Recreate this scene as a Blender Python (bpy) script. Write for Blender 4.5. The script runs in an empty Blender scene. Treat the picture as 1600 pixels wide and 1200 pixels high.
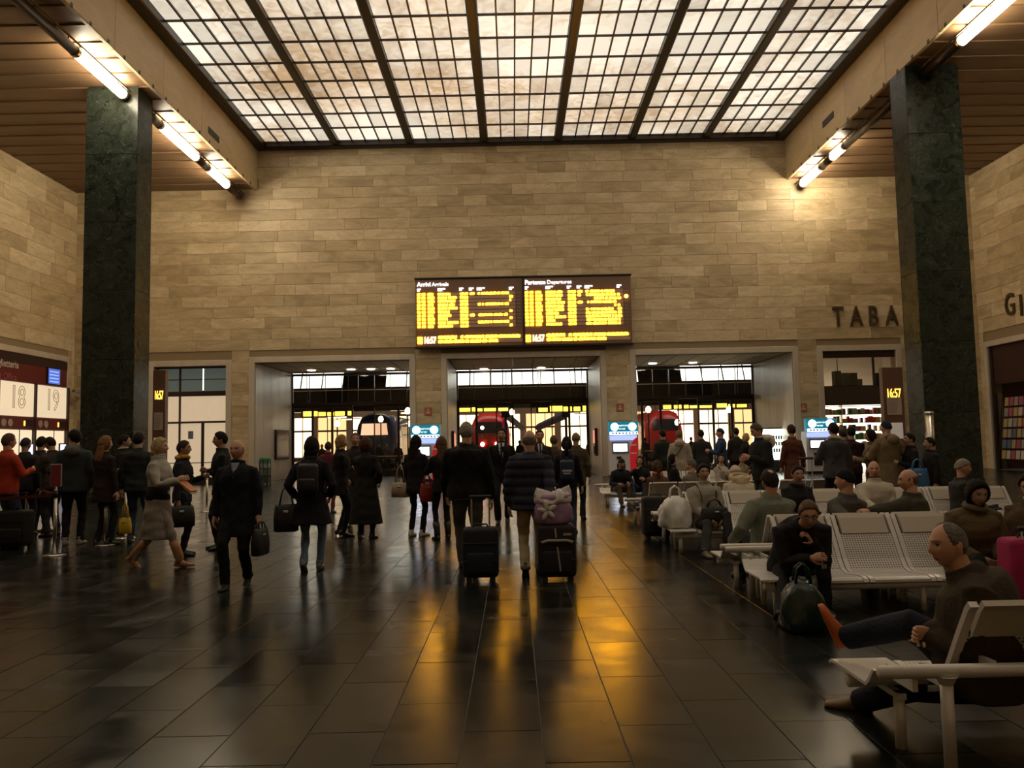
import bpy, math, random
import numpy as np
from mathutils import Vector, Matrix
random.seed(7)
rng = np.random.default_rng(11)
SC = bpy.context.scene
COL = SC.collection
R = math.radians

# ---------------------------------------------------------------- camera, world, exposure
F_PX = 1250.0
CAM = Vector((0.0, 0.0, 1.52))
ROT = Matrix.Rotation(R(90 + 4.3), 3, 'X') @ Matrix.Rotation(R(-1.15), 3, 'Z')
cam_data = bpy.data.cameras.new('camera')
cam_data.sensor_width = 36.0
cam_data.lens = F_PX / 1600.0 * 36.0
cam_data.clip_end = 400
cam = bpy.data.objects.new('camera', cam_data)
cam.matrix_world = Matrix.Translation(CAM) @ ROT.to_4x4()
COL.objects.link(cam)
SC.camera = cam
w = bpy.data.worlds.new('world'); SC.world = w; w.use_nodes = True
w.node_tree.nodes['Background'].inputs[0].default_value = (1.0, 0.82, 0.6, 1)
w.node_tree.nodes['Background'].inputs[1].default_value = 0.012
SC.view_settings.view_transform = 'Standard'
SC.view_settings.look = 'None'
SC.view_settings.gamma = 1.0
SC.view_settings.use_curve_mapping = False
SC.view_settings.exposure = 0.6
SKY_STRENGTH = 0.66      # backlit skylight panes
TUBE_STRENGTH = 30.0      # lamp tubes below the side ceilings

def ray(u, v):
    return (ROT @ Vector(((u - 800) / F_PX, -(v - 600) / F_PX, -1.0))).normalized()
def P(u, v, Y):                      # point of the place seen at that pixel, at depth Y
    d = ray(u, v); return CAM + d * (Y / d.y)
def FL(u, v):                        # point on the floor
    d = ray(u, v); return CAM + d * (-CAM.z / d.z)
def XW(u, v, X):                     # point on a side wall
    d = ray(u, v); return CAM + d * (X / d.x)

# ---------------------------------------------------------------- materials
MATS = {}
def nt(name):
    m = bpy.data.materials.new(name); m.use_nodes = True
    t = m.node_tree; b = t.nodes['Principled BSDF']
    return m, t, b
def mat(name, col, rough=0.6, metal=0.0, emit=0.0, ecol=None, noise=0.0, nscale=8.0, bump=0.0, bscale=30.0, spec=0.5, coat=0.0):
    if name in MATS: return MATS[name]
    m, t, b = nt(name)
    b.inputs['Base Color'].default_value = (*col, 1)
    b.inputs['Roughness'].default_value = rough
    b.inputs['Metallic'].default_value = metal
    b.inputs['Specular IOR Level'].default_value = spec
    b.inputs['Coat Weight'].default_value = coat
    if emit:
        b.inputs['Emission Color'].default_value = (*(ecol or col), 1)
        b.inputs['Emission Strength'].default_value = emit
    tc = t.nodes.new('ShaderNodeTexCoord')
    if noise:
        n = t.nodes.new('ShaderNodeTexNoise'); n.inputs['Scale'].default_value = nscale; n.inputs['Detail'].default_value = 5
        t.links.new(tc.outputs['Object'], n.inputs['Vector'])
        r = t.nodes.new('ShaderNodeValToRGB')
        r.color_ramp.elements[0].position = 0.3; r.color_ramp.elements[1].position = 0.7
        r.color_ramp.elements[0].color = (*[max(0, c * (1 - noise)) for c in col], 1)
        r.color_ramp.elements[1].color = (*[min(1, c * (1 + noise)) for c in col], 1)
        t.links.new(n.outputs[0], r.inputs[0]); t.links.new(r.outputs[0], b.inputs['Base Color'])
    if bump:
        n2 = t.nodes.new('ShaderNodeTexNoise'); n2.inputs['Scale'].default_value = bscale; n2.inputs['Detail'].default_value = 3
        t.links.new(tc.outputs['Object'], n2.inputs['Vector'])
        bp = t.nodes.new('ShaderNodeBump'); bp.inputs['Strength'].default_value = bump; bp.inputs['Distance'].default_value = 0.02
        t.links.new(n2.outputs[0], bp.inputs['Height']); t.links.new(bp.outputs[0], b.inputs['Normal'])
    MATS[name] = m
    return m
def rnd_node(t):
    """one random value per piece, for single pieces and for pieces joined into one mesh"""
    oi = t.nodes.new('ShaderNodeObjectInfo'); g = t.nodes.new('ShaderNodeNewGeometry')
    a = t.nodes.new('ShaderNodeMath'); a.operation = 'MULTIPLY_ADD'; a.inputs[1].default_value = 7.31
    t.links.new(oi.outputs['Random'], a.inputs[0]); t.links.new(g.outputs['Random Per Island'], a.inputs[2])
    f = t.nodes.new('ShaderNodeMath'); f.operation = 'FRACT'; t.links.new(a.outputs[0], f.inputs[0])
    return f, g
def stone(name, stops, vein, rough, rvar=0.0, nscale=(0.5, 0.5, 1.6), veinw=0.05, tone=0.35, bump=0.0, spec=0.5, vscale=1.3, vamt=0.5):
    """slabs of veined stone: each piece has its own tone and its own cut of the veins"""
    m, t, b = nt(name); N = t.nodes.new; L = t.links.new
    f, g = rnd_node(t)
    mp = N('ShaderNodeMapping'); mp.inputs['Scale'].default_value = nscale
    cb = N('ShaderNodeCombineXYZ')
    mu = N('ShaderNodeMath'); mu.operation = 'MULTIPLY'; mu.inputs[1].default_value = 37.0; L(f.outputs[0], mu.inputs[0])
    L(mu.outputs[0], cb.inputs[0]); L(mu.outputs[0], cb.inputs[1]); L(mu.outputs[0], cb.inputs[2])
    ad = N('ShaderNodeVectorMath'); ad.operation = 'ADD'; L(g.outputs['Position'], ad.inputs[0]); L(cb.outputs[0], ad.inputs[1])
    L(ad.outputs[0], mp.inputs[0])
    n = N('ShaderNodeTexNoise'); n.inputs['Scale'].default_value = 1.2; n.inputs['Detail'].default_value = 8; n.inputs['Distortion'].default_value = 1.2
    L(mp.outputs[0], n.inputs['Vector'])
    mx = N('ShaderNodeMath'); mx.operation = 'MULTIPLY_ADD'; mx.inputs[1].default_value = tone
    sb = N('ShaderNodeMath'); sb.operation = 'SUBTRACT'; sb.inputs[1].default_value = 0.5; L(f.outputs[0], sb.inputs[0])
    L(sb.outputs[0], mx.inputs[0]); L(n.outputs[0], mx.inputs[2])
    r = N('ShaderNodeValToRGB'); els = r.color_ramp.elements
    els[0].position, els[0].color = stops[0][0], (*stops[0][1], 1)
    els[1].position, els[1].color = stops[-1][0], (*stops[-1][1], 1)
    for p, c in stops[1:-1]:
        e = els.new(p); e.color = (*c, 1)
    L(mx.outputs[0], r.inputs[0])
    v = N('ShaderNodeTexNoise'); v.inputs['Scale'].default_value = vscale; v.inputs['Detail'].default_value = 6; v.inputs['Distortion'].default_value = 2.4
    L(mp.outputs[0], v.inputs['Vector'])
    a1 = N('ShaderNodeMath'); a1.operation = 'SUBTRACT'; a1.inputs[1].default_value = 0.5; L(v.outputs[0], a1.inputs[0])
    a2 = N('ShaderNodeMath'); a2.operation = 'ABSOLUTE'; L(a1.outputs[0], a2.inputs[0])
    mr = N('ShaderNodeMapRange'); mr.inputs['From Max'].default_value = veinw; mr.inputs['To Min'].default_value = vamt; mr.inputs['To Max'].default_value = 0
    L(a2.outputs[0], mr.inputs[0])
    mix = N('ShaderNodeMix'); mix.data_type = 'RGBA'; L(mr.outputs[0], mix.inputs[0]); L(r.outputs[0], mix.inputs[6]); mix.inputs[7].default_value = (*vein, 1)
    L(mix.outputs[2], b.inputs['Base Color'])
    b.inputs['Specular IOR Level'].default_value = spec
    if rvar:
        q = N('ShaderNodeMapRange'); q.inputs['To Min'].default_value = rough - rvar; q.inputs['To Max'].default_value = rough + rvar
        q.inputs['From Min'].default_value = 0.3; q.inputs['From Max'].default_value = 0.7
        L(n.outputs[0], q.inputs[0]); L(q.outputs[0], b.inputs['Roughness'])
    else: b.inputs['Roughness'].default_value = rough
    if bump:
        bp = N('ShaderNodeBump'); bp.inputs['Strength'].default_value = bump; bp.inputs['Distance'].default_value = 0.02
        L(n.outputs[0], bp.inputs['Height']); L(bp.outputs[0], b.inputs['Normal'])
    MATS[name] = m
    return m
M_WALL = stone('travertine', [(0.2, (0.40, 0.30, 0.165)), (0.5, (0.60, 0.465, 0.275)), (0.8, (0.76, 0.62, 0.40))], (0.36, 0.25, 0.115), 0.5, veinw=0.022, tone=0.36, vamt=0.5, nscale=(0.55, 0.55, 1.7))
M_FASCIA = stone('fascia_stone', [(0.2, (0.50, 0.39, 0.23)), (0.8, (0.66, 0.52, 0.31))], (0.42, 0.30, 0.16), 0.5, veinw=0.012, tone=0.15, vamt=0.3)
M_JAMB = stone('jamb_stone', [(0.2, (0.52, 0.44, 0.34)), (0.8, (0.70, 0.61, 0.49))], (0.45, 0.37, 0.28), 0.35, veinw=0.012, tone=0.12, vamt=0.3, nscale=(0.8, 0.8, 0.3))
M_GREEN = stone('green_marble', [(0.25, (0.008, 0.012, 0.009)), (0.6, (0.022, 0.030, 0.022)), (0.85, (0.05, 0.06, 0.045))], (0.20, 0.22, 0.17), 0.3, rvar=0.1, veinw=0.012, tone=0.15, vamt=0.55, nscale=(1.6, 1.6, 1.6), vscale=1.6, spec=0.3)
M_FLOOR = stone('floor_stone', [(0.25, (0.005, 0.006, 0.005)), (0.6, (0.013, 0.014, 0.011)), (0.85, (0.038, 0.037, 0.030))], (0.10, 0.095, 0.08), 0.22, rvar=0.06, veinw=0.006, tone=0.30, vamt=0.30, nscale=(1.1, 1.1, 1.1), vscale=1.4, bump=0.10, spec=0.21)
M_JOINT = mat('joint', (0.13, 0.12, 0.10), 0.7)
M_WJOINT = mat('wall_joint', (0.30, 0.22, 0.12), 0.8)
M_PLANK = stone('ceiling_slat', [(0.2, (0.16, 0.092, 0.045)), (0.8, (0.27, 0.16, 0.082))], (0.12, 0.06, 0.03), 0.5, veinw=0.01, tone=0.2, vamt=0.3, nscale=(0.3, 2, 2))
M_DARKMETAL = mat('dark_metal', (0.035, 0.028, 0.022), 0.4, 0.6)
M_BRONZE = mat('bronze_frame', (0.05, 0.032, 0.022), 0.38, 0.5)
M_STEEL = mat('brushed_steel', (0.62, 0.58, 0.52), 0.28, 1.0)
M_BENCH = mat('bench_grey_paint', (0.70, 0.66, 0.60), 0.35, 0.15)
M_BLACK = mat('black_plastic', (0.012, 0.011, 0.011), 0.5)
M_WHITE = mat('white_paint', (0.72, 0.68, 0.6), 0.5)
M_SILVER = mat('silver_metal', (0.7, 0.68, 0.65), 0.3, 1.0)
def glass(name, tint=(0.9, 0.92, 0.9), refl=0.10):
    m = bpy.data.materials.new(name); m.use_nodes = True; t = m.node_tree
    for n in list(t.nodes): t.nodes.remove(n)
    o = t.nodes.new('ShaderNodeOutputMaterial'); mx = t.nodes.new('ShaderNodeMixShader')
    tr = t.nodes.new('ShaderNodeBsdfTransparent'); tr.inputs[0].default_value = (*tint, 1)
    g = t.nodes.new('ShaderNodeBsdfGlossy'); g.inputs['Roughness'].default_value = 0.03
    lw = t.nodes.new('ShaderNodeFresnel'); lw.inputs[0].default_value = 1.45
    t.links.new(lw.outputs[0], mx.inputs[0]); t.links.new(tr.outputs[0], mx.inputs[1]); t.links.new(g.outputs[0], mx.inputs[2])
    t.links.new(mx.outputs[0], o.inputs[0]); MATS[name] = m
    return m
M_GLASS = glass('clear_glass')
def emis(name, col, s):
    if name in MATS: return MATS[name]
    m = mat(name, tuple(c * 0.4 for c in col), 0.4, emit=s, ecol=col)
    return m
def skylight_mat():
    m, t, b = nt('alabaster_pane'); N = t.nodes.new; L = t.links.new
    f, g = rnd_node(t)
    n = N('ShaderNodeTexNoise'); n.inputs['Scale'].default_value = 0.16; n.inputs['Detail'].default_value = 2; L(g.outputs['Position'], n.inputs['Vector'])
    n2 = N('ShaderNodeTexNoise'); n2.inputs['Scale'].default_value = 1.5; n2.inputs['Detail'].default_value = 7; n2.inputs['Distortion'].default_value = 2.2; L(g.outputs['Position'], n2.inputs['Vector'])
    c = N('ShaderNodeValToRGB'); c.color_ramp.elements[0].color = (0.46, 0.31, 0.18, 1); c.color_ramp.elements[1].color = (0.98, 0.90, 0.74, 1)
    c.color_ramp.elements[0].position = 0.38; c.color_ramp.elements[1].position = 0.6
    a = N('ShaderNodeMath'); a.operation = 'MULTIPLY_ADD'; a.inputs[1].default_value = 0.35; L(n2.outputs[0], a.inputs[0])
    a2 = N('ShaderNodeMath'); a2.operation = 'MULTIPLY'; a2.inputs[1].default_value = 0.66; L(n.outputs[0], a2.inputs[0]); L(a2.outputs[0], a.inputs[2])
    L(a.outputs[0], c.inputs[0])
    st = N('ShaderNodeMapRange'); st.inputs['To Min'].default_value = SKY_STRENGTH * 0.72; st.inputs['To Max'].default_value = SKY_STRENGTH * 1.12
    L(f.outputs[0], st.inputs[0])
    b.inputs['Base Color'].default_value = (0.5, 0.45, 0.36, 1); b.inputs['Roughness'].default_value = 0.35
    L(c.outputs[0], b.inputs['Emission Color']); L(st.outputs[0], b.inputs['Emission Strength'])
    MATS['pane'] = m
    return m
M_PANE = skylight_mat()

# ---------------------------------------------------------------- mesh helpers
class MB:
    def __init__(s): s.v = []; s.f = []; s.m = []; s.cur = 0
    def add(s, vs, fs):
        o = len(s.v); s.v.extend([tuple(p) for p in vs]); s.f.extend([tuple(i + o for i in f) for f in fs]); s.m.extend([s.cur] * len(fs)); return s
    def box(s, x0, x1, y0, y1, z0, z1, bev=0.0, M=None):
        if bev <= 0:
            vs = [(x, y, z) for z in (z0, z1) for y in (y0, y1) for x in (x0, x1)]
            fs = [(0, 2, 3, 1), (4, 5, 7, 6), (0, 1, 5, 4), (1, 3, 7, 5), (3, 2, 6, 7), (2, 0, 4, 6)]
        else:
            b = min(bev, (x1 - x0) * .49, (y1 - y0) * .49, (z1 - z0) * .49); vs = []; fs = []
            # chamfered box: 24 verts
            def c(ix, iy, iz, ax):
                x = x1 if ix else x0; y = y1 if iy else y0; z = z1 if iz else z0
                if ax != 0: x += -b if ix else b
                if ax != 1: y += -b if iy else b
                if ax != 2: z += -b if iz else b
                return (x, y, z)
            idx = {}
            for ix in (0, 1):
                for iy in (0, 1):
                    for iz in (0, 1):
                        for ax in (0, 1, 2):
                            idx[ix, iy, iz, ax] = len(vs); vs.append(c(ix, iy, iz, ax))
            for ax in (0, 1, 2):
                o = [k for k in (0, 1, 2) if k != ax]
                for sd in (0, 1):
                    q = []
                    for a_, b_ in ((0, 0), (1, 0), (1, 1), (0, 1)):
                        k = [0, 0, 0]; k[ax] = sd; k[o[0]] = a_; k[o[1]] = b_; q.append(idx[k[0], k[1], k[2], ax])
                    fs.append(tuple(q))
            for ax in (0, 1, 2):
                o = [k for k in (0, 1, 2) if k != ax]
                for a_ in (0, 1):
                    for b_ in (0, 1):
                        k0 = [0, 0, 0]; k0[o[0]] = a_; k0[o[1]] = b_; k1 = list(k0); k1[ax] = 1
                        fs.append((idx[(*k0, o[0])], idx[(*k0, o[1])], idx[(*k1, o[1])], idx[(*k1, o[0])]))
            for ix in (0, 1):
                for iy in (0, 1):
                    for iz in (0, 1): fs.append(tuple(idx[ix, iy, iz, ax] for ax in (0, 1, 2)))
        if M is not None: vs = [M @ Vector(p) for p in vs]
        return s.add(vs, fs)
    def loft(s, rings, cap=True, closed=True):
        n = len(rings[0]); vs = [tuple(p) for r_ in rings for p in r_]; fs = []
        for i in range(len(rings) - 1):
            for j in range(n if closed else n - 1):
                k = (j + 1) % n
                fs.append((i * n + j, i * n + k, (i + 1) * n + k, (i + 1) * n + j))
        if cap and closed:
            a = np.mean(np.array(rings[0], float), 0); b = np.mean(np.array(rings[-1], float), 0)
            ia = len(vs); vs.append(tuple(a)); vs.append(tuple(b)); o = (len(rings) - 1) * n
            for j in range(n):
                k = (j + 1) % n
                fs.append((ia, k, j)); fs.append((ia + 1, o + j, o + k))
        return s.add(vs, fs)
    def tube(s, pts, rad, n=10, hint=(0, 0, 1), cap=True):
        pts = [Vector(p) for p in pts]
        if not hasattr(rad, '__len__'): rad = [rad] * len(pts)
        rings = []; up = Vector(hint); px = None
        for i, p in enumerate(pts):
            d = (pts[min(i + 1, len(pts) - 1)] - pts[max(i - 1, 0)]).normalized()
            if px is None:
                px = d.cross(up)
                if px.length < 1e-4: px = d.cross(Vector((1, 0.1, 0)))
            px = (px - d * px.dot(d)).normalized(); py = d.cross(px)
            r_ = rad[i]; ra, rb = (r_ if hasattr(r_, '__len__') else (r_, r_))
            rings.append([p + px * (ra * math.cos(a)) + py * (rb * math.sin(a)) for a in [2 * math.pi * k / n for k in range(n)]])
        return s.loft(rings, cap)
    def ell(s, c, r_, n=12, m=8, M=None):
        rings = []
        for i in range(m + 1):
            t = -math.pi / 2 + math.pi * (0.04 + 0.92 * i / m)
            ring = [Vector((r_[0] * math.cos(t) * math.cos(2 * math.pi * k / n), r_[1] * math.cos(t) * math.sin(2 * math.pi * k / n), r_[2] * math.sin(t))) for k in range(n)]
            if M is not None: ring = [M @ p for p in ring]
            rings.append([Vector(c) + p for p in ring])
        return s.loft(rings)
    def prism(s, poly, axis, a, b):
        """extrude a 2d outline along an axis"""
        def mk(p, t):
            return {'x': (t, p[0], p[1]), 'y': (p[0], t, p[1]), 'z': (p[0], p[1], t)}[axis]
        n = len(poly); vs = [mk(p, a) for p in poly] + [mk(p, b) for p in poly]
        fs = [tuple(range(n))[::-1], tuple(range(n, 2 * n))] + [(i, (i + 1) % n, n + (i + 1) % n, n + i) for i in range(n)]
        return s.add(vs, fs)
    def mesh(s, name, mats, smooth=False):
        me = bpy.data.meshes.new(name); me.from_pydata(s.v, [], s.f)
        for m_ in (mats if isinstance(mats, (list, tuple)) else [mats]): me.materials.append(m_)
        if any(s.m): me.polygons.foreach_set('material_index', s.m)
        if smooth: me.polygons.foreach_set('use_smooth', [True] * len(me.polygons))
        me.update(); return me
    def build(s, name, mats, parent=None, smooth=False, loc=None, kind=None, label=None):
        o = bpy.data.objects.new(name, s.mesh(name, mats, smooth)); COL.objects.link(o)
        if parent is not None: o.parent = parent
        if loc is not None: o.location = loc
        if kind: o['kind'] = kind
        if label: o['label'] = label
        return o
def B(x0, x1, y0, y1, z0, z1, bev=0.0, M=None): return MB().box(x0, x1, y0, y1, z0, z1, bev, M)
def T(pts, rad, n=10): return MB().tube(pts, rad, n)
def empty(name, loc=(0, 0, 0), rz=0.0):
    o = bpy.data.objects.new(name, None); COL.objects.link(o); o.location = loc; o.rotation_euler = (0, 0, rz); o.empty_display_size = 0.1
    return o
def tag(o, label, cat, group=None, kind=None):
    o['label'] = label; o['category'] = cat
    if group: o['group'] = group
    if kind: o['kind'] = kind
    return o
def struct(o, label=None):
    o['kind'] = 'structure'
    if label: o['label'] = label
    return o
def copy_tree(o, parent=None):
    kids = [c for c in o.children]
    c = o.copy(); COL.objects.link(c)
    if parent is not None: c.parent = parent
    for k in kids: copy_tree(k, c)
    return c
def text(name, body, size, loc, rot, m, parent=None, ext=0.01, align='LEFT', outline=0.0, sx=1.0, bold=0.0):
    cu = bpy.data.curves.new(name, 'FONT'); cu.body = body; cu.size = size; cu.align_x = align; cu.align_y = 'BOTTOM_BASELINE'
    cu.extrude = ext; cu.offset = bold; cu.resolution_u = 3
    if outline: cu.fill_mode = 'NONE'; cu.extrude = 0; cu.bevel_depth = outline; cu.bevel_resolution = 0
    cu.materials.append(m)
    o = bpy.data.objects.new(name, cu); COL.objects.link(o); o.location = loc; o.rotation_euler = rot; o.scale = (sx, 1, 1)
    if parent is not None: o.parent = parent
    return o
# ---------------------------------------------------------------- hall: main measures
XL, XR = -19.8, 21.2          # side walls
BXL, BXR = -11.53, 12.8        # inner faces of the two long beams
YB, YG = 36.0, 42.0           # back wall, glazed screen in the portals
ZLOW, ZHIGH = 13.37, 15.45
YBACK = -5.0                  # wall behind the camera
ZP = 5.42                     # portal height

# floor: slabs run in columns along the hall
fl = struct(B(XL, XR, YBACK, YG, -0.2, -0.006).build('floor', M_JOINT))
tiles = []
cw, tl = 0.415, 0.9
ncol = int((XR - XL) / cw)
for i in range(ncol):
    x0 = XL + i * cw; y = YBACK - (i % 2) * tl * 0.5 - random.random() * 0.08
    while y < YB + 6:
        tiles.append((x0, max(y, YBACK), min(y + tl, YG)))
        y += tl
tiles = [t for t in tiles if t[2] - t[1] > 0.05]
def tile_rank(t):
    cx, cy = t[0] + cw / 2, (t[1] + t[2]) / 2
    if cy < 3.3 or abs(cx) > 0.66 * cy + 0.3: return 1e6
    return cy
tiles.sort(key=tile_rank)
unit = MB().box(0.003, cw - 0.003, 0.003, tl - 0.003, -0.02, 0.0, 0.001).mesh('floor_tile', M_FLOOR)
for k, (x0, y0, y1) in enumerate(tiles[:300]):
    o = bpy.data.objects.new('floor_tile', unit); COL.objects.link(o); o.parent = fl; o.location = (x0, y0, random.uniform(-0.0008, 0.0008))
    o.scale = (1, (y1 - y0) / tl, 1)
mb = MB()
for (x0, y0, y1) in tiles[300:]:
    dz = random.uniform(-0.001, 0.001)
    x1 = x0 + cw - 0.003; a = x0 + 0.003; c, d = y0 + 0.003, y1 - 0.003
    mb.add([(a, c, dz), (x1, c, dz), (x1, d, dz), (a, d, dz), (a, c, -.02), (x1, c, -.02), (x1, d, -.02), (a, d, -.02)],
           [(0, 1, 2, 3), (4, 5, 1, 0), (5, 6, 2, 1), (6, 7, 3, 2), (7, 4, 0, 3)])
mb.build('floor_tiles', M_FLOOR, fl, kind='stuff')

# slabs on a wall: running courses with random lengths, skipping openings
def slabs(parent, plane, a0, a1, z0, z1, holes, m, ch=0.5, lo=0.9, hi=2.6, limit=300, seed=1, gap=0.004, th=0.03, name='stone_slab'):
    rr = random.Random(seed); pcs = []; n = round((z1 - z0) / ch); ch = (z1 - z0) / n
    for r_ in range(n):
        zb, zt = z0 + r_ * ch, z0 + (r_ + 1) * ch; a = a0 - rr.random() * 1.5
        while a < a1:
            l = rr.uniform(lo, hi); s0, s1 = max(a, a0), min(a + l, a1); a += l
            if s1 - s0 < 0.06: continue
            segs = [(s0, s1)]
            for (h0, h1, hb, ht) in holes:
                if zb >= ht - 0.01 or zt <= hb + 0.01: continue
                ns = []
                for (p, q) in segs:
                    if q <= h0 or p >= h1: ns.append((p, q)); continue
                    if p < h0: ns.append((p, h0))
                    if q > h1: ns.append((h1, q))
                segs = ns
            for p, q in segs:
                if q - p > 0.05: pcs.append((p, q, zb, zt))
    def geo(p, q, zb, zt):
        e = rr.uniform(0, 0.004)
        lo3 = (p + gap, zb + gap); hi3 = (q - gap, zt - gap)
        if plane[0] == 'y': return (lo3[0], hi3[0], plane[1] - th - e, plane[1], lo3[1], hi3[1])
        if plane[2] > 0: return (plane[1], plane[1] + th + e, lo3[0], hi3[0], lo3[1], hi3[1])
        return (plane[1] - th - e, plane[1], lo3[0], hi3[0], lo3[1], hi3[1])
    def rank(pc):
        p, q, zb, zt = pc
        if plane[0] == 'y': vis = -13.2 < (p + q) / 2 < 13.9
        else: vis = (p + q) / 2 > 28
        return (0 if vis else 1, -(q - p))
    pcs.sort(key=rank)
    for pc in pcs[:limit]: B(*geo(*pc), bev=0.006).build(name, m, parent)
    if pcs[limit:]:
        mb = MB()
        for pc in pcs[limit:]: mb.box(*geo(*pc))
        mb.build(name + 's', m, parent, kind='stuff')

# back wall with five openings
ZT = 5.75
DX0, DX1 = P(240, 650, YB).x, P(353, 650, YB).x
LX0, LX1 = P(398, 640, YB).x, P(641, 640, YB).x
CX0, CX1 = P(699, 640, YB).x, P(940, 640, YB).x
RX0, RX1 = P(995, 640, YB).x, P(1242, 640, YB).x
TX0, TX1 = P(1289, 640, YB).x, P(1404, 640, YB).x
OPEN = [(DX0, DX1, ZP - .1), (LX0, LX1, ZP), (CX0, CX1, ZP), (RX0, RX1, ZP), (TX0, TX1, ZP)]
wb = MB().box(XL - .5, XR + .5, YB, YB + .5, ZP, ZHIGH + .4)
xs = XL - .5
for (a, b, z) in OPEN:
    wb.box(xs, a, YB, YB + .5, 0, ZP); xs = b
wb.box(xs, XR + .5, YB, YB + .5, 0, ZP)
wb.box(DX0, DX1, YB, YB + .5, ZP - .1, ZP)
wb = struct(wb.build('wall_back', M_WJOINT))
TR = 0.26
holes = [(a - TR, b + TR, 0, z + TR) for (a, b, z) in OPEN]
slabs(wb, ('y', YB), XL, XR, 0.0, ZHIGH, holes, M_WALL, seed=5)
# stone surrounds of the openings
for k, (a, b, z) in enumerate(OPEN):
    t = struct(empty('trim_%d' % (k + 1), (0, 0, 0)), 'pale stone surround of the opening')
    y0, y1 = YB - .07, YB + .02
    B(a - TR, a, y0, y1, 0, z + TR, .015).build('stone_jamb', M_JAMB, t)
    B(b, b + TR, y0, y1, 0, z + TR, .015).build('stone_jamb', M_JAMB, t)
    B(a, b, y0, y1, z, z + TR, .015).build('stone_lintel', M_JAMB, t)
# side walls
wl = struct(B(XL - .5, XL, YBACK, YB, 0, ZLOW + .3).build('wall_left', M_WJOINT))
TKY0, TKY1, TKZ = 25.6, 35.2, 5.5
slabs(wl, ('x', XL, 1), YBACK, YB, 0.0, ZLOW, [(TKY0 - .2, TKY1 + .25, 0, TKZ + .3)], M_WALL, ch=0.62, lo=1.2, hi=3.0, limit=120, seed=9)
wr = MB().box(XR, XR + .5, YBACK, 24.0, 0, ZLOW + .3).box(XR, XR + .5, 24.0, 35.4, 5.4, ZLOW + .3).box(XR, XR + .5, 35.4, YB, 0, ZLOW + .3)
wr = struct(wr.build('wall_right', M_WJOINT))
slabs(wr, ('x', XR, -1), YBACK, YB, 0.0, ZLOW, [(24.0 - .25, 35.4 + .25, 0, 5.65)], M_WALL, ch=0.62, lo=1.2, hi=3.0, limit=120, seed=10)
t = struct(empty('trim_6'), 'pale stone surround of the newsagent opening')
B(XR - .08, XR + .02, 35.4, 35.65, 0, 5.65, .015).build('stone_jamb', M_JAMB, t)
B(XR - .08, XR + .02, 23.75, 35.4, 5.4, 5.65, .015).build('stone_lintel', M_JAMB, t)
t = struct(empty('trim_7'), 'pale stone surround of the ticket counter opening')
B(XL - .02, XL + .09, TKY1, TKY1 + .25, 0, TKZ + .3, .015).build('stone_jamb', M_JAMB, t)
B(XL - .02, XL + .09, TKY0, TKY1, TKZ + .05, TKZ + .3, .015).build('stone_lintel', M_JAMB, t)
wx = struct(B(XL - .5, XR + .5, YBACK - .5, YBACK, 0, ZHIGH + .4).build('wall_rear', M_WJOINT))
slabs(wx, ('y', YBACK + .03), XL, XR, 0, ZHIGH, [], M_WALL, ch=1.0, lo=2, hi=4, limit=0, seed=12)

# side ceilings of lapped boards, long beams
for side, (xa, xb) in (('left', (XL, BXL - .12)), ('right', (BXR + .12, XR))):
    c = struct(B(xa, xb, YBACK, YB, ZLOW + .25, ZLOW + .4).build('ceiling_' + side, M_BRONZE))
    pm = MB().prism([(0.0, 0.0), (0.93, 0.035), (0.93, 0.095), (0.0, 0.06)], 'x', 0, xb - xa).mesh('ceiling_board', M_PLANK)
    y = YB - 0.97
    while y > YBACK:
        o = bpy.data.objects.new('ceiling_board', pm); COL.objects.link(o); o.parent = c; o.location = (xa, y, ZLOW + .02); y -= 0.97
    bx0, bx1 = (BXL - .14, BXL) if side == 'left' else (BXR, BXR + .14)
    bm = struct(B(bx0 + .05, bx1 - .05, YBACK, YB, ZLOW + .08, ZHIGH + .4).build('wall_beam_' + side, M_WJOINT), 'long beam under the edge of the skylight')
    y = YB; ln = 3.3
    while y > YBACK:
        B(bx0, bx1, max(y - ln, YBACK) + .004, y - .004, ZLOW, ZHIGH + .3, .02).build('stone_panel', M_FASCIA, bm); y -= ln
    # notches where the boards meet the beam, and the small dark grille on the beam face
    g = MB(); y = YB - 0.97
    xn0, xn1 = (bx1 - .01, bx1 + .012) if side == 'left' else (bx0 - .012, bx0 + .01)
    while y > 15: g.box(xn0, xn1, y - .05, y + .05, ZLOW - .012, ZLOW + .11); y -= 0.97
    g.build('board_ends', M_BRONZE, bm)
    uy = XW(334, 211, BXL) if side == 'left' else XW(1294, 187, BXR)
    xg = (bx1, bx1 + .02) if side == 'left' else (bx0 - .02, bx0)
    gr = MB().box(*xg, uy.y - .55, uy.y + .55, uy.z - .13, uy.z + .13)
    for q in range(3): gr.box(xg[0] - .008, xg[1] + .008, uy.y - .5, uy.y + .5, uy.z - .1 + q * .08, uy.z - .07 + q * .08)
    gr.build('grille', M_DARKMETAL, bm)

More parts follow.
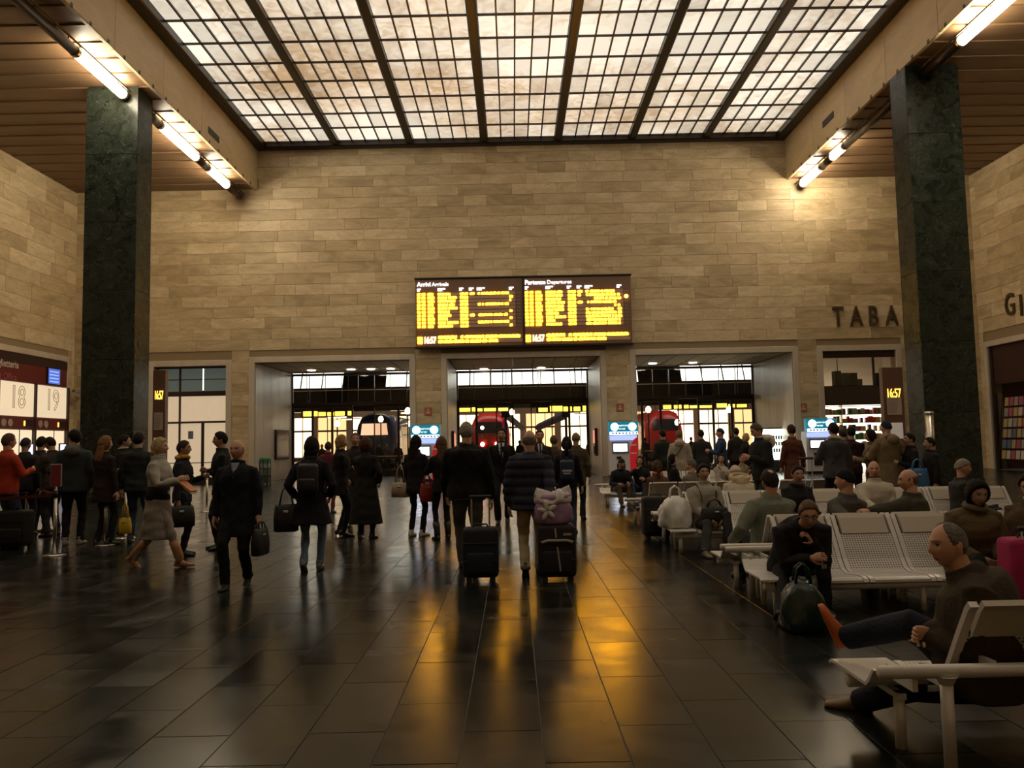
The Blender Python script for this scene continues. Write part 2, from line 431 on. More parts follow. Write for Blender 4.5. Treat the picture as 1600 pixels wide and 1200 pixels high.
# skylight
SY1 = YB - 0.45; PD = 1.5; NROW = 26
sk = struct(empty('ceiling_skylight', (0, 0, ZHIGH)), 'backlit skylight of small stone-glass panes in dark ribs')
bay = (BXR - BXL - 0.6) / 7.0; x00 = BXL + 0.3; RW = 0.34
pw = (bay - RW) / 5.0
pane = MB().box(0.02, pw - .02, 0.025, PD - .025, 0.05, 0.09, 0.006).mesh('pane', M_PANE)
rest = MB()
for r_ in range(NROW):
    for b_ in range(7):
        for k in range(5):
            px = x00 + b_ * bay + RW / 2 + k * pw; py = SY1 - (r_ + 1) * PD
            if r_ < 8:
                o = bpy.data.objects.new('pane', pane); COL.objects.link(o); o.parent = sk; o.location = (px, py, 0)
            else: rest.box(px + .02, px + pw - .02, py + .025, py + PD - .025, .05, .09)
rest.build('panes', M_PANE, sk, kind='stuff')
SY0 = SY1 - NROW * PD
for b_ in range(8):
    cx = x00 + b_ * bay
    if 0 < b_ < 7: B(cx - RW / 2, cx + RW / 2, SY0, SY1, -.16, .12, .05).build('rib', M_DARKMETAL, sk)
for b_ in range(7):
    for k in range(1, 5):
        cx = x00 + b_ * bay + RW / 2 + k * pw; B(cx - .028, cx + .028, SY0, SY1, -.02, .06).build('glazing_bar', M_BRONZE, sk)
for r_ in range(NROW + 1):
    cy = SY1 - r_ * PD; B(x00, x00 + 7 * bay, cy - .026, cy + .026, -.015, .055).build('cross_bar', M_BRONZE, sk)
B(BXL, x00 + RW / 2, SY0, YB, -.22, .25, .04).build('border', M_DARKMETAL, sk)
B(x00 + 7 * bay - RW / 2, BXR, SY0, YB, -.22, .25, .04).build('border', M_DARKMETAL, sk)
B(x00 + RW / 2, x00 + 7 * bay - RW / 2, SY1, YB, -.22, .25, .04).build('border', M_DARKMETAL, sk)
B(BXL, BXR, SY0 - .5, SY0, -.22, .25, .04).build('border', M_DARKMETAL, sk)
cr = struct(B(BXL, BXR, YBACK, SY0 - .5, ZHIGH, ZHIGH + .3).build('ceiling_rear', M_FASCIA))
ct = struct(B(BXL, BXR, SY0 - .5, YB, ZHIGH + .3, ZHIGH + .45).build('ceiling_top', M_BLACK))

# pillars clad in green marble
def pillar(x0, x1, y0, y1, label):
    p = tag(empty('pillar', ((x0 + x1) / 2, (y0 + y1) / 2, 0)), label, 'pillar', 'green marble pillars')
    hx, hy = (x1 - x0) / 2, (y1 - y0) / 2
    B(-hx + .04, hx - .04, -hy + .04, hy - .04, 0, ZLOW + .1).build('core', M_BLACK, p)
    n = 6; h = ZLOW / n
    for k in range(n):
        z0, z1 = k * h + .003, (k + 1) * h - .003
        B(-hx, hx, -hy, -hy + .04, z0, z1, .006).build('marble_panel', M_GREEN, p)
        B(-hx, hx, hy - .04, hy, z0, z1, .006).build('marble_panel', M_GREEN, p)
        B(-hx, -hx + .04, -hy + .042, hy - .042, z0, z1, .006).build('marble_panel', M_GREEN, p)
        B(hx - .04, hx, -hy + .042, hy - .042, z0, z1, .006).build('marble_panel', M_GREEN, p)
    B(-hx - .02, hx + .02, -hy - .02, hy + .02, 0, .18, .01).build('plinth', M_GREEN, p)
    return p
pillar(-13.66, -11.98, 25.25, 26.3, 'dark green marble pillar behind the ticket queue')
pillar(12.80, 14.5, 24.85, 25.9, 'dark green marble pillar beside the tobacconist and newsstand')

# lamp tubes below the side ceilings: long dark pipe with glowing sections
M_TUBE = emis('lamp_glow', (1.0, 0.86, 0.62), TUBE_STRENGTH)
def lamp(x, z, parts, label):
    t = tag(empty('tube_lamp', (x, parts[0][0], z)), label, 'lamp', 'long tube lamps')
    y00 = parts[0][0]
    for (a, b, lit) in parts:
        if lit:
            T([(0, a - y00 + .12, 0), (0, b - y00, 0)], 0.15, 14).build('glowing_tube', M_TUBE, t, True)
            T([(0, a - y00, 0), (0, a - y00 + .14, 0)], 0.165, 14).build('collar', M_STEEL, t)
            T([(0, b - y00 - .05, 0), (0, b - y00 + .06, 0)], 0.16, 14).build('collar', M_STEEL, t)
        else: T([(0, a - y00, 0), (0, b - y00, 0)], 0.15, 14).build('pipe', M_BRONZE, t, True)
        for q in (a + .3, b - .3): T([(0, q - y00, .1), (0, q - y00, ZLOW + .1 - z)], .02, 6).build('hanger', M_DARKMETAL, t)
    sg = 1 if x < 0 else -1
    T([(sg * .22, 0, .1), (sg * .22, parts[-1][1] - y00, .1)], .03, 6).build('conduit', M_DARKMETAL, t)
    return t
zt = 13.06
lamp(-12.4, zt, [(2, 12, False), (12, 15, True), (15, 22.2, False), (22.2, 25.1, True)], 'tube lamp in front of the pillar behind the ticket queue')
lamp(-12.3, zt, [(26.32, 27.5, False), (27.5, 30.8, True), (30.8, 31.9, False), (31.9, 34.2, True), (34.2, 35.8, False)], 'tube lamp between the left pillar and the back wall')
lamp(13.4, zt, [(2, 14, False), (14, 16.5, True), (16.5, 18.8, False), (18.8, 22.7, True), (22.7, 24.8, False)], 'tube lamp in front of the pillar by the newsstand')
lamp(13.4, zt, [(25.92, 30.9, False), (30.9, 32.2, True), (32.2, 33.3, False), (33.3, 35.6, True), (35.6, 35.92, False)], 'tube lamp between the right pillar and the back wall')

# ---------------------------------------------------------------- portals with glazed screens
M_DOWN = emis('downlight', (1.0, 0.86, 0.66), 9.0)
M_SOFFIT = mat('soffit_panel', (0.66, 0.54, 0.41), 0.5, noise=.1, nscale=2)
def portal(name, x0, x1, label, lights, doors):
    p = struct(empty(name, ((x0 + x1) / 2, YB, 0)), label); w = (x1 - x0) / 2; D = YG - YB
    for s in (-1, 1):
        j = MB().box(s * w - (.0 if s > 0 else .3), s * w + (.3 if s > 0 else 0), .5, D + .3, 0, ZP + .3).build('jamb', M_WJOINT, p)
        for k in range(5):
            a, b = k * D / 5, (k + 1) * D / 5
            xa, xb = (-w - .001, -w + .03) if s < 0 else (w - .03, w + .001)
            B(xa, xb, a + .004 + (0.03 if k == 0 else 0), b - .004, 0, ZP, .005).build('stone_panel', M_JAMB, j)
    B(-w, w, .5, D + .3, ZP + .06, ZP + .3).build('soffit', M_BRONZE, p)
    nx, ny = max(4, round(2 * w / 1.05)), 5; cx, cy = 2 * w / nx, D / ny
    sp = MB().box(.04, cx - .04, .04, cy - .04, 0, .03, .008).mesh('soffit_panel', M_SOFFIT)
    dl = MB().tube([(0, 0, 0), (0, 0, -.03)], .2, 14).mesh('downlight', M_DOWN)
    for i in range(nx):
        for k in range(ny):
            o = bpy.data.objects.new('soffit_panel', sp); COL.objects.link(o); o.parent = p; o.location = (-w + i * cx, k * cy, ZP + .03)
            if (i, k) in lights:
                o2 = bpy.data.objects.new('downlight', dl); COL.objects.link(o2); o2.parent = p; o2.location = (-w + (i + .5) * cx, (k + .5) * cy, ZP + .03)
    # screen: dark frame, transom, mullions, panes
    d = D; fr = M_BRONZE; ZTR = 3.72
    for s in (-1, 1): B(s * w - .09 if s > 0 else -w, w if s > 0 else -w + .09, d - .08, d + .08, 0, ZP, .01).build('frame_post', fr, p)
    B(-w + .09, w - .09, d - .08, d + .08, ZP - .12, ZP, .01).build('frame_head', fr, p)
    B(-w + .09, w - .09, d - .1, d + .1, ZTR, ZTR + .17, .01).build('transom', fr, p)
    n = max(6, round(2 * w / .85)); step = (2 * w - .18) / n
    for i in range(1, n):
        B(-w + .09 + i * step - .018, -w + .09 + i * step + .018, d - .03, d + .03, ZTR + .17, ZP - .12).build('mullion', fr, p)
    B(-w + .09, w - .09, d - .025, d + .025, ZTR + .17 + .62, ZTR + .17 + .66).build('glazing_bar', M_STEEL, p)
    for i in range(n):
        a = -w + .09 + i * step
        B(a + .02, a + step - .02, d - .006, d + .006, ZTR + .17, ZP - .12).build('pane', M_GLASS, p)
    # door leaves below the transom; open gaps where people pass
    for (a, b) in doors:
        a, b = -w + .09 + a * (2 * w - .18), -w + .09 + b * (2 * w - .18)
        q = empty('door_leaf', (0, 0, 0)); q.parent = p
        for xx in (a, b - .06): B(xx, xx + .06, d - .03, d + .03, 0, ZTR, .006).build('stile', fr, q)
        B(a + .06, b - .06, d - .03, d + .03, 0, .3).build('bottom_rail', fr, q); B(a + .06, b - .06, d - .03, d + .03, ZTR - .12, ZTR).build('top_rail', fr, q)
        B(a + .06, b - .06, d - .02, d + .02, 1.0, 1.05).build('push_bar', M_STEEL, q)
        B(a + .06, b - .06, d - .005, d + .005, .3, ZTR - .12).build('pane', M_GLASS, q)
    return p
portal('door_1', LX0, LX1, 'left glazed portal to the platforms', {(1, 3), (3, 3), (4, 3), (5, 3)}, [(0, .15), (.15, .3), (.3, .46), (.62, .81), (.81, 1)])
portal('door_2', CX0, CX1, 'middle glazed portal to the platforms', {(1, 4), (4, 4)}, [(0, .14), (.14, .3), (.42, .57), (.72, .86), (.86, 1)])
portal('door_3', RX0, RX1, 'right glazed portal to the platforms', {(1, 3), (3, 3)}, [(0, .16), (.16, .3), (.3, .44), (.58, .7), (.7, .84), (.84, 1)])

# lit frosted doors left of the portals
d4 = struct(empty('door_4', ((DX0 + DX1) / 2, YB + .3, 0)), 'lit frosted double door with dark transom panes')
w = (DX1 - DX0) / 2; zt4 = ZP - .1
M_FROST = mat('frosted_lit', (0.55, 0.45, 0.33), .5, emit=.30, ecol=(1.0, 0.76, 0.50), noise=.08, nscale=1.2)
M_GREYPANE = mat('grey_pane', (0.10, 0.12, 0.10), .6, emit=.05, ecol=(.6, .75, .65))
xs4 = [-w, -w + 1.25, w]
for a in (-w, -w + 1.02, w - .09): B(a, a + .09, -.05, .05, 0, zt4, .008).build('frame_post', M_BRONZE, d4)
for z0, z1 in ((zt4 - .08, zt4), (3.98, 4.2), (2.75, 2.84)): B(-w + .09, w - .09, -.06, .06, z0, z1, .008).build('frame_rail', M_BRONZE, d4)
B(-w + 2.05, -w + 2.18, -.05, .05, 0, 2.75, .008).build('frame_post', M_BRONZE, d4)
for a, b in ((-w + .09, -w + 1.02), (-w + 1.11, -w + 2.08), (-w + 2.14, w - .09)):
    for z0, z1 in ((4.2, 4.72), (4.76, zt4 - .08)): B(a, b, -.01, .01, z0, z1).build('pane', M_GREYPANE, d4)
    B(a, b, -.02, .03, 4.72, 4.76).build('glazing_bar', M_BRONZE, d4)
for a, b in ((-w + .09, -w + 1.02), (-w + 1.11, w - .09)): B(a, b, -.01, .01, 2.84, 3.98).build('pane', M_FROST, d4)
for a, b in ((-w + .09, -w + 1.02), (-w + 1.11, -w + 2.05), (-w + 2.18, w - .09)):
    lf = B(a, b, -.01, .01, .32, 2.75).build('pane', M_FROST, d4)
    B(a, b, -.04, .02, .95, .985).build('push_bar', M_BRONZE, lf); B(a, b, -.05, .03, 0, .3, .01).build('kick_plate', M_BLACK, lf)
B(-w + 1.45, -w + 1.68, -.02, -.012, 2.05, 2.4).build('notice', mat('blue_notice', (.16, .22, .24), .6), d4)
# ---------------------------------------------------------------- concourse beyond the portals
M_CFLOOR = mat('concourse_floor', (0.30, 0.25, 0.19), 0.25, noise=.15, nscale=1.5)
cf = struct(B(-60, 60, YG, 120, -.2, 0).build('floor_concourse', M_CFLOOR))
cfj = MB()
for k in range(9): cfj.box(-60, 60, YG + 2 + k * 3, YG + 2.05 + k * 3, 0, .004)
cfj.build('inlay_strip', M_DARKMETAL, cf)
# roof: dark beam, then a sloping glazed band lit white, dark roof above
rf = struct(empty('ceiling_concourse', (0, 56, 0)), 'concourse roof with a bright sloping glazed band')
M_BAND = emis('lit_roof_glass', (1.0, 0.95, 0.84), 2.2)
B(-60, 60, -13.5, .0, 7.6, 7.9).build('roof_slab', M_BRONZE, rf)
B(-60, 60, .0, .6, 4.05, 5.72, .05).build('roof_beam', mat('roof_beam_brown', (.045, .030, .022), .6), rf)
Mx = Matrix.Translation((0, .6, 5.68)) @ Matrix.Rotation(R(62), 4, 'X')
for k in range(20):
    x0 = -30 + k * 3.0
    if k in (6, 13): continue
    B(x0 + .05, x0 + 2.95, 0, 3.0, 0, .05, M=Mx).build('roof_pane', M_BAND, rf)
for k in range(41):
    x0 = -30 + k * 1.5; B(x0 - .04, x0 + .04, 0, 3.0, -.1, .1, M=Mx).build('roof_bar', M_BRONZE, rf)
for k in (6, 13): B(-30 + k * 3.0, -27 + k * 3.0, 0, 3.0, -.2, .1, M=Mx).build('roof_truss', M_BRONZE, rf)
B(-60, 60, 2.0, 62, 8.9, 9.2).build('roof_slab', mat('roof_far', (.20, .15, .10), .8), rf)
# hanging departure boards in the concourse
M_YEL = emis('led_yellow', (1.0, 0.60, 0.06), 2.6)
M_LEDW = emis('led_white', (0.9, 0.92, 1.0), 2.2)
M_BOARDDK = mat('board_black', (.02, .016, .014), .4)
def hanging_board(u0, u1, v0, v1, Y, label):
    a, b = P(u0, v1, Y), P(u1, v0, Y); z0, z1 = min(a.z, b.z), max(a.z, b.z)
    h = tag(empty('hanging_board', ((a.x + b.x) / 2, Y, z0)), label, 'display', 'boards over the platform gates')
    w = (b.x - a.x) / 2; hh = z1 - z0
    B(-w, w, -.12, .12, 0, hh, .02).build('case', M_BOARDDK, h)
    m = MB(); rr = random.Random(int(u0)); x = -w + .15
    while x < w - .3:
        l = rr.uniform(.25, .9); l = min(l, w - .1 - x)
        m.box(x, x + l, -.14, -.118, .12 * hh, (.12 + .76 * rr.uniform(.55, 1)) * hh); x += l + rr.uniform(.06, .2)
    m.build('yellow_lettering', M_YEL, h, kind='stuff')
    for s in (-.8, .8): T([(s * w, 0, hh), (s * w, 0, 7.65 - z0)], .03, 6).build('hanger', M_DARKMETAL, h)
    return h
hanging_board(471, 552, 640, 652, 50, 'yellow-lettered hanging board seen through the left portal')
hanging_board(700, 796, 634, 645, 52, 'long yellow-lettered hanging board above the red train')
hanging_board(838, 918, 632, 645, 52, 'yellow-lettered hanging board seen at the right of the middle portal')
hanging_board(1032, 1168, 628, 640, 50, 'long yellow-lettered hanging board seen through the right portal')
# far lit frontage of the concourse: piers, lit windows with mullions, lintel
fr = tag(empty('lit_frontage', (0, 90, 0)), 'row of brightly lit shop windows beyond the platforms', 'building')
M_FRONT = mat('frontage_plaster', (.55, .40, .27), .8, noise=.1, nscale=.5)
M_LITWIN = emis('lit_window', (1.0, 0.55, 0.24), 1.3)
M_LITWIN2 = emis('lit_window_pale', (1.0, 0.70, 0.42), 2.2)
B(-46, 46, 0, .6, 4.9, 9.0).build('upper_wall', M_FRONT, fr)
for k in range(24):
    x0 = -46 + k * 3.9
    B(x0, x0 + .7, -.15, .6, 0, 4.9, .03).build('pier', M_FRONT, fr)
    f = B(x0 + .7, x0 + 3.9, .2, .3, .4, 4.9).build('window', M_LITWIN2 if k % 3 else M_LITWIN, fr)
    for q in (1.7, 2.8): B(x0 + q, x0 + q + .08, .1, .2, .4, 4.9).build('mullion', M_BRONZE, f)
    B(x0 + .7, x0 + 3.9, .08, .2, 3.3, 3.5).build('rail', M_BRONZE, f)
# strip lamps under the platform canopies, receding
for s, (x0, n) in {'a': (-17, 5), 'b': (-9, 5), 'c': (7.5, 5), 'd': (15, 5)}.items():
    for k in range(n):
        y = 58 + k * 6.5
        l = tag(empty('platform_lamp', (x0, y, 4.4)), 'glowing lamp under the platform canopy, %s along the %s row' % (('first', 'second', 'third', 'fourth', 'fifth')[k], {'a': 'leftmost', 'b': 'second', 'c': 'third', 'd': 'rightmost'}[s]), 'lamp', 'lamps under the platform canopies')
        B(-.9, .9, -.12, .12, 0, .12, .03).build('diffuser', M_LITWIN2, l); B(-1.0, 1.0, -.15, .15, .12, .2, .02).build('housing', M_DARKMETAL, l)
        T([(0, 0, .2), (0, 0, 4.6)], .03, 6).build('hanger', M_DARKMETAL, l)
# trains at the platform heads
def train(x, y, col, colname, label, lamps=True, screen=None):
    t = tag(empty('train', (x, y, 0)), label, 'train')
    body = mat('train_' + colname, col, .35, coat=.3)
    prof = [(-1.45, .35), (1.45, .35), (1.5, .9), (1.48, 2.2), (1.35, 3.0), (1.05, 3.65), (.5, 3.9), (-.5, 3.9), (-1.05, 3.65), (-1.35, 3.0), (-1.48, 2.2), (-1.5, .9)]
    rings = []
    for (dy, sc, dz) in ((0, .72, 0), (.25, .9, 0), (.8, .98, 0), (2.0, 1, 0), (22, 1, 0)):
        rings.append([(px * sc, dy, .35 + (pz - .35) * (sc * .6 + .4)) for px, pz in prof])
    MB().loft(rings).build('body', body, t, True)
    MB().prism([(-.95, 2.35), (.95, 2.35), (.85, 3.15), (-.85, 3.15)], 'y', -.04, .3).build('windscreen', screen or mat('train_window', (.02, .02, .03), .1), t)
    MB().prism([(-1.1, .3), (1.1, .3), (1.2, .75), (-1.2, .75)], 'y', -.1, .3).build('buffer_beam', M_BLACK, t)
    for yy in (2.5, 17): B(-1.1, 1.1, yy, yy + 3, 0, .5, .1).build('bogie', M_BLACK, t)
    for s in (-1, 1):
        T([(s * .8, .05, 1.0), (s * .8, -.35, 1.0)], [.16, .22], 12).build('buffer', M_DARKMETAL, t)
        if lamps: MB().ell((s * .52, -.04, 1.55), (.15, .06, .15)).build('head_lamp', emis('train_lamp', (1.0, .55, .42), 14), t, True)
    if lamps: MB().ell((-.52, -.02, 2.75), (.14, .06, .14)).build('head_lamp', emis('train_lamp', (1.0, .55, .42), 14), t, True)
    return t
cx = P(765, 684, 58).x
train(cx, 58, (.55, .02, .015), 'red', 'red train with glowing lamps seen through the middle portal')
train(P(1040, 680, 60).x, 60, (.5, .03, .02), 'red', 'red train seen through the right portal', lamps=False)
train(P(585, 680, 56).x, 56, (.06, .10, .22), 'blue', 'dark blue train seen through the left portal', lamps=False, screen=emis('lit_cab', (1.0, .55, .32), .8))
for i, (u, v, Y, lb) in enumerate(((595, 655, 50, 'beside the blue train'), (527, 662, 47, 'left of the blue train'), (637, 642, 46, 'at the right edge of the left portal'), (640, 662, 49, 'low behind the right edge of the left portal'), (1013, 640, 47, 'at the left edge of the right portal'), (1139, 640, 47, 'near the right edge of the right portal'), (800, 644, 50, 'left of centre in the middle portal'), (1058, 660, 52, 'beside the red train in the right portal'))):
    c = P(u, v, Y); l = tag(empty('globe_lamp', (c.x, Y, 0)), 'glowing globe lamp on a post ' + lb, 'lamp')
    MB().ell((0, 0, c.z), (.16, .16, .2)).build('globe', emis('globe_glow', (1, .82, .6), 8), l, True); T([(0, 0, 0), (0, 0, c.z - .15)], .04, 8).build('post', M_DARKMETAL, l); T([(0, 0, c.z - .22), (0, 0, c.z - .14)], [.05, .09], 10).build('fitting', M_DARKMETAL, l)
# blue slanted platform stairs rails / canopy struts seen at middle portal
for (u0, v0, u1, v1, lb) in ((790, 648, 815, 668, 'left'), (884, 648, 840, 668, 'right')):
    a, b = P(u0, v0, 56), P(u1, v1, 66)
    st = tag(empty('canopy_strut', a), 'blue sloping canopy beam on the %s of the platform view' % lb, 'beam')
    d = b - a; T([(0, 0, 0), d], [.3, .3], 4).build('beam', mat('blue_steel', (.05, .05, .12), .5), st)
    T([(0, 0, 0), (0, 0, -a.z)], .09, 8).build('post', mat('blue_steel', (.05, .05, .12), .5), st)
    B(-.3, .3, -.2, .2, -.2, .2, .04).build('bracket', M_DARKMETAL, st)

# ---------------------------------------------------------------- departure and arrival board
bY = YB - .45
ba, bb = P(650, 543, bY), P(985, 430, bY)
bd = tag(empty('departure_board', ((ba.x + bb.x) / 2, bY, ba.z)), 'large arrivals and departures board glowing yellow above the middle portal', 'board')
BW, BH = (bb.x - ba.x), (bb.z - ba.z)
M_BROWN = mat('board_brown', (0.19, 0.105, 0.062), .4)  # brown case, lightened to hold the glow of the lettering in its colour
M_STRIP = mat('row_strip', (0.46, 0.30, 0.22), .4)  # paler brown: reflection on the display fields put into the colour
M_BRIGHT = emis('board_yellow', (1.0, 0.43, 0.012), 11)
M_BWHITE = emis('board_white', (0.93, 0.93, 1.0), 2.2)
B(-BW / 2, BW / 2, .0, .3, 0, BH, .03).build('case', M_BROWN, bd)
for s in (-1, 1): B(s * BW * .3 - .15, s * BW * .3 + .15, .3, .42, BH * .3, BH * .8).build('bracket', M_DARKMETAL, bd)
B(-.05, .05, -.02, 0, 0, BH).build('divider', M_BLACK, bd)
B(-BW / 2 - .04, BW / 2 + .04, -.06, .3, BH, BH + .06).build('top_edge', M_DARKMETAL, bd)
B(-BW / 2 - .04, BW / 2 + .04, -.06, .3, -.06, 0).build('bottom_edge', M_DARKMETAL, bd)
DESTL = [[(.2, .32)], [(.2, .29), (.3, .38)], [(.2, .365)], [(.2, .295), (.305, .36)], [(.2, .29), (.3, .385)], [(.2, .31)], [(.2, .325)], [(.2, .29)], [(.2, .272), (.285, .392)], [(.2, .34)]]
VIAL = [[(.505, .548), (.58, .6), (.61, .755), (.765, .79), (.8, .875)], [(.88, .913)], [(.88, .897)], [(.58, .607), (.62, .636), (.65, .79), (.8, .823), (.835, .872)], [], [(.88, .905)], [(.505, .548), (.585, .718), (.728, .813), (.825, .86)], [(.88, .905)], [(.58, .687), (.695, .712), (.725, .81), (.82, .873)], [(.88, .905)]]
DESTR = [[(.2, .295), (.305, .36)], [(.2, .36)], [(.2, .345)], [(.2, .295), (.305, .38)], [(.2, .3), (.31, .37)], [(.2, .27), (.28, .37)], [(.2, .32)], [(.2, .272), (.285, .39)], [(.2, .285)], [(.2, .35)]]
VIAR = [[(.505, .55), (.58, .607), (.62, .715), (.725, .745), (.755, .855)], [(.505, .535), (.585, .6), (.61, .765), (.775, .8), (.81, .865), (.88, .905)], [(.66, .755), (.765, .79), (.8, .875), (.882, .915)], [(.505, .55), (.595, .612), (.625, .73), (.74, .83), (.838, .87)], [(.85, .868), (.882, .905)], [(.58, .61), (.625, .72), (.728, .84), (.882, .918)], [(.58, .625), (.635, .87), (.882, .918)], [(.58, .592), (.6, .71), (.72, .815), (.825, .845), (.855, .873), (.882, .92)], [(.585, .63), (.64, .745), (.75, .775), (.785, .875), (.885, .905)], [(.58, .63), (.64, .745), (.75, .77), (.785, .875), (.885, .905)]]
for h, (dest, via) in enumerate(((DESTL, VIAL), (DESTR, VIAR))):
    hx = -BW / 2 + h * BW / 2; hw = BW / 2; fx = lambda q: hx + (.012 + .976 * q) * hw
    text('heading', 'Arrivi' if h == 0 else 'Partenze', BH * .085, (fx(.005), -.03, BH * .895), (R(90), 0, 0), M_BWHITE, bd, .008, bold=.006)
    text('heading', 'Arrivals' if h == 0 else 'Departures', BH * .078, (fx(.145 if h == 0 else .215), -.03, BH * .895), (R(90), 0, 0), M_BWHITE, bd, .008)
    hm = MB()
    for (a, b) in ((.005, .04), (.2, .272), (.405, .445), (.498, .542), (.572, .648), (.878, .922)):
        hm.box(fx(a), fx(b), -.03, 0, BH * .845, BH * .862).box(fx(a), fx(a + (b - a) * .6), -.03, 0, BH * .82, BH * .838)
    hm.build('column_heading', M_BWHITE, bd)
    rh = BH * .0525
    for r_ in range(10):
        z1 = BH * .795 - r_ * rh; z0 = z1 - rh * .80
        row = B(fx(.2), fx(.935), -.02, .0, z0, z1).build('display_row', M_STRIP, bd)
        m = MB()
        bars = [(.004, .035), (.047, .083), (.103, .158 + (.01 if r_ % 3 else 0))] + dest[r_] + [(.412, .448), (.452, .487)] + via[r_]
        for (a, b) in bars:
            # each word is cut into letters
            n = max(1, round((b - a) / .0125)); st = (b - a) / n
            for q in range(n): m.box(fx(a + q * st + .0008), fx(a + (q + 1) * st - .0008), -.035, -.02, z0 + rh * .06, z1 - rh * (.04 if (q * 7 + r_) % 3 else .12))
        m.build('yellow_lettering', M_BRIGHT, row, kind='stuff')
        MB().box(fx(.952), fx(.962), -.03, 0, z0 + rh * .3, z0 + rh * .45).box(fx(.97), fx(.98), -.03, 0, z0 + rh * .3, z0 + rh * .45).build('indicator', mat('indicator_grey', (.5, .45, .4), .5), row)
    for r_, segs in enumerate(([(.2, .375), (.412, .437), (.45, .635), (.645, .76), (.77, .975)], [(.2, .243), (.252, .335), (.345, .445), (.455, .49), (.5, .605), (.612, .665), (.675, .765)])):
        z1 = BH * .165 - r_ * BH * .062; z0 = z1 - BH * .05
        row = B(fx(.2), fx(.995), -.02, 0, z0, z1).build('display_row', M_STRIP, bd)
        m = MB()
        for (a, b) in segs:
            n = max(1, round((b - a) / .0125)); st = (b - a) / n
            for q in range(n): m.box(fx(a + q * st + .0008), fx(a + (q + 1) * st - .0008), -.035, -.02, z0 + .01, z1 - (.004 if q % 3 else .02))
        m.build('yellow_lettering', M_BRIGHT, row, kind='stuff')
    MB().box(fx(.004), fx(.05), -.035, 0, BH * .05, BH * .095).box(fx(.004), fx(.05), -.035, 0, BH * .105, BH * .15).build('date_block', M_BRIGHT, bd)
    B(fx(.058), fx(.19), -.02, 0, BH * .045, BH * .16).build('clock_field', M_STRIP, bd)
    text('clock', '16:57', BH * .135, (fx(.062), -.04, BH * .055), (R(90), 0, 0), emis('clock_white', (1.0, .8, .4), 4), bd, .008, bold=.006, sx=.60)
MB().ell((fx(.965), -.06, BH * .69), (.09, .05, .09)).build('signal_lamp', emis('signal_orange', (1, .42, .06), 6), bd, True)

# ---------------------------------------------------------------- wall lettering
M_LET = mat('bronze_letters', (.10, .062, .035), .4, .4)
p0 = P(1301, 510, YB - .08)
th = P(1301, 478, YB).z - p0.z
for k, ch in enumerate('TABACCHI'):
    x = p0.x + (P(1327.5, 510, YB).x - p0.x) * k
    o = text('sign_letter', ch, th * 1.38, (x, YB - .10, p0.z), (R(90), 0, 0), M_LET, None, .05, bold=.004, sx=.66)
    tag(o, 'bronze letter %s of the tobacconist sign on the back wall' % ch if k not in (1, 3, 4, 5) else ('bronze letter A of the sign, %s' % ('right after the T' if k == 1 else 'right after the B') if ch == 'A' else 'bronze letter C of the tobacconist sign, %s of two' % ('first' if k == 4 else 'second')), 'letter', 'tobacconist sign letters')
for k, ch in enumerate('GI'):
    a = XW(1574 + k * 23, 494, XR); hh = XW(1574 + k * 23, 459, XR).z - a.z
    o = text('sign_letter', ch, hh * 1.4, (XR - .08, a.y, a.z), (R(90), 0, R(-90)), M_LET, None, .04, bold=.008, sx=.72)
    tag(o, 'bronze letter %s on the right wall above the newsagent opening' % ch, 'letter', 'newsagent sign letters')

# ---------------------------------------------------------------- ticket counter in the left wall
M_TRED = mat('counter_red', (0.16, 0.018, 0.018), .4)
M_TDK = mat('counter_dark', (0.035, 0.012, 0.012), .4)
M_LITP = mat('lit_panel', (.6, .5, .36), .5, emit=.46, ecol=(1.0, .80, .54))
M_LITG = mat('lit_counter', (.6, .5, .36), .5, emit=.58, ecol=(1.0, .80, .54))
tk = tag(empty('ticket_counter', (XL, 30, 0)), 'ticket office counter with lit panels 18 and 19 under a dark red header', 'counter')
def TB(y0, y1, z0, z1, x0, x1, nm, m, par=tk, bev=.0): return B(x0, x1, y0 - 30, y1 - 30, z0, z1, bev).build(nm, m, par)
TB(TKY0, TKY1, 0, TKZ + .05, .0, .03, 'back_panel', M_TDK)
z_hd0, z_hd1 = XW(60, 601, XL).z, TKZ + .02
yb0, yb1, yb2 = XW(-50, 620, XL).y, XW(50, 620, XL).y, XW(101, 620, XL).y
z_p0, z_p1 = XW(75, 653, XL).z, z_hd0
TB(TKY0, TKY1 - .03, z_hd0, z_hd1, .03, .16, 'header', M_TRED, bev=.01)
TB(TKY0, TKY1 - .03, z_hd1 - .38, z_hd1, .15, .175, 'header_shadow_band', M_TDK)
yt = XW(22, 576, XL)
text('lettering', 'Biglietteria', .40, (.18, yt.y - 30, yt.z), (R(90), 0, R(90)), mat('sign_white', (.75, .66, .6), .5), tk, .004, 'RIGHT', sx=.9, bold=.004)
yt = XW(19, 595, XL)
text('lettering', 'Ticket Office', .38, (.18, yt.y - 30, yt.z), (R(90), 0, R(90)), mat('sign_pink', (.50, .12, .12), .5), tk, .004, 'RIGHT', sx=.9)
ya, yb = XW(66, 600, XL), XW(86, 585, XL)
mon = TB(ya.y, yb.y, ya.z - .02, ya.z + .72, .16, .24, 'monitor', M_BLACK, bev=.01)
B(.24, .245, ya.y - 29.96, yb.y - 30.04, ya.z + .03, ya.z + .67).build('screen', emis('blue_screen', (.06, .11, .42), 1.0), mon)
m = MB()
for q in range(4): m.box(.245, .25, ya.y - 29.9, yb.y - 30.15, ya.z + .1 + q * .14, ya.z + .15 + q * .14)
m.build('screen_line', emis('blue_line', (.2, .3, .7), 1.2), mon)
edges = [TKY0 + .1, XW(-45, 620, XL).y, XW(50, 620, XL).y, yb2]
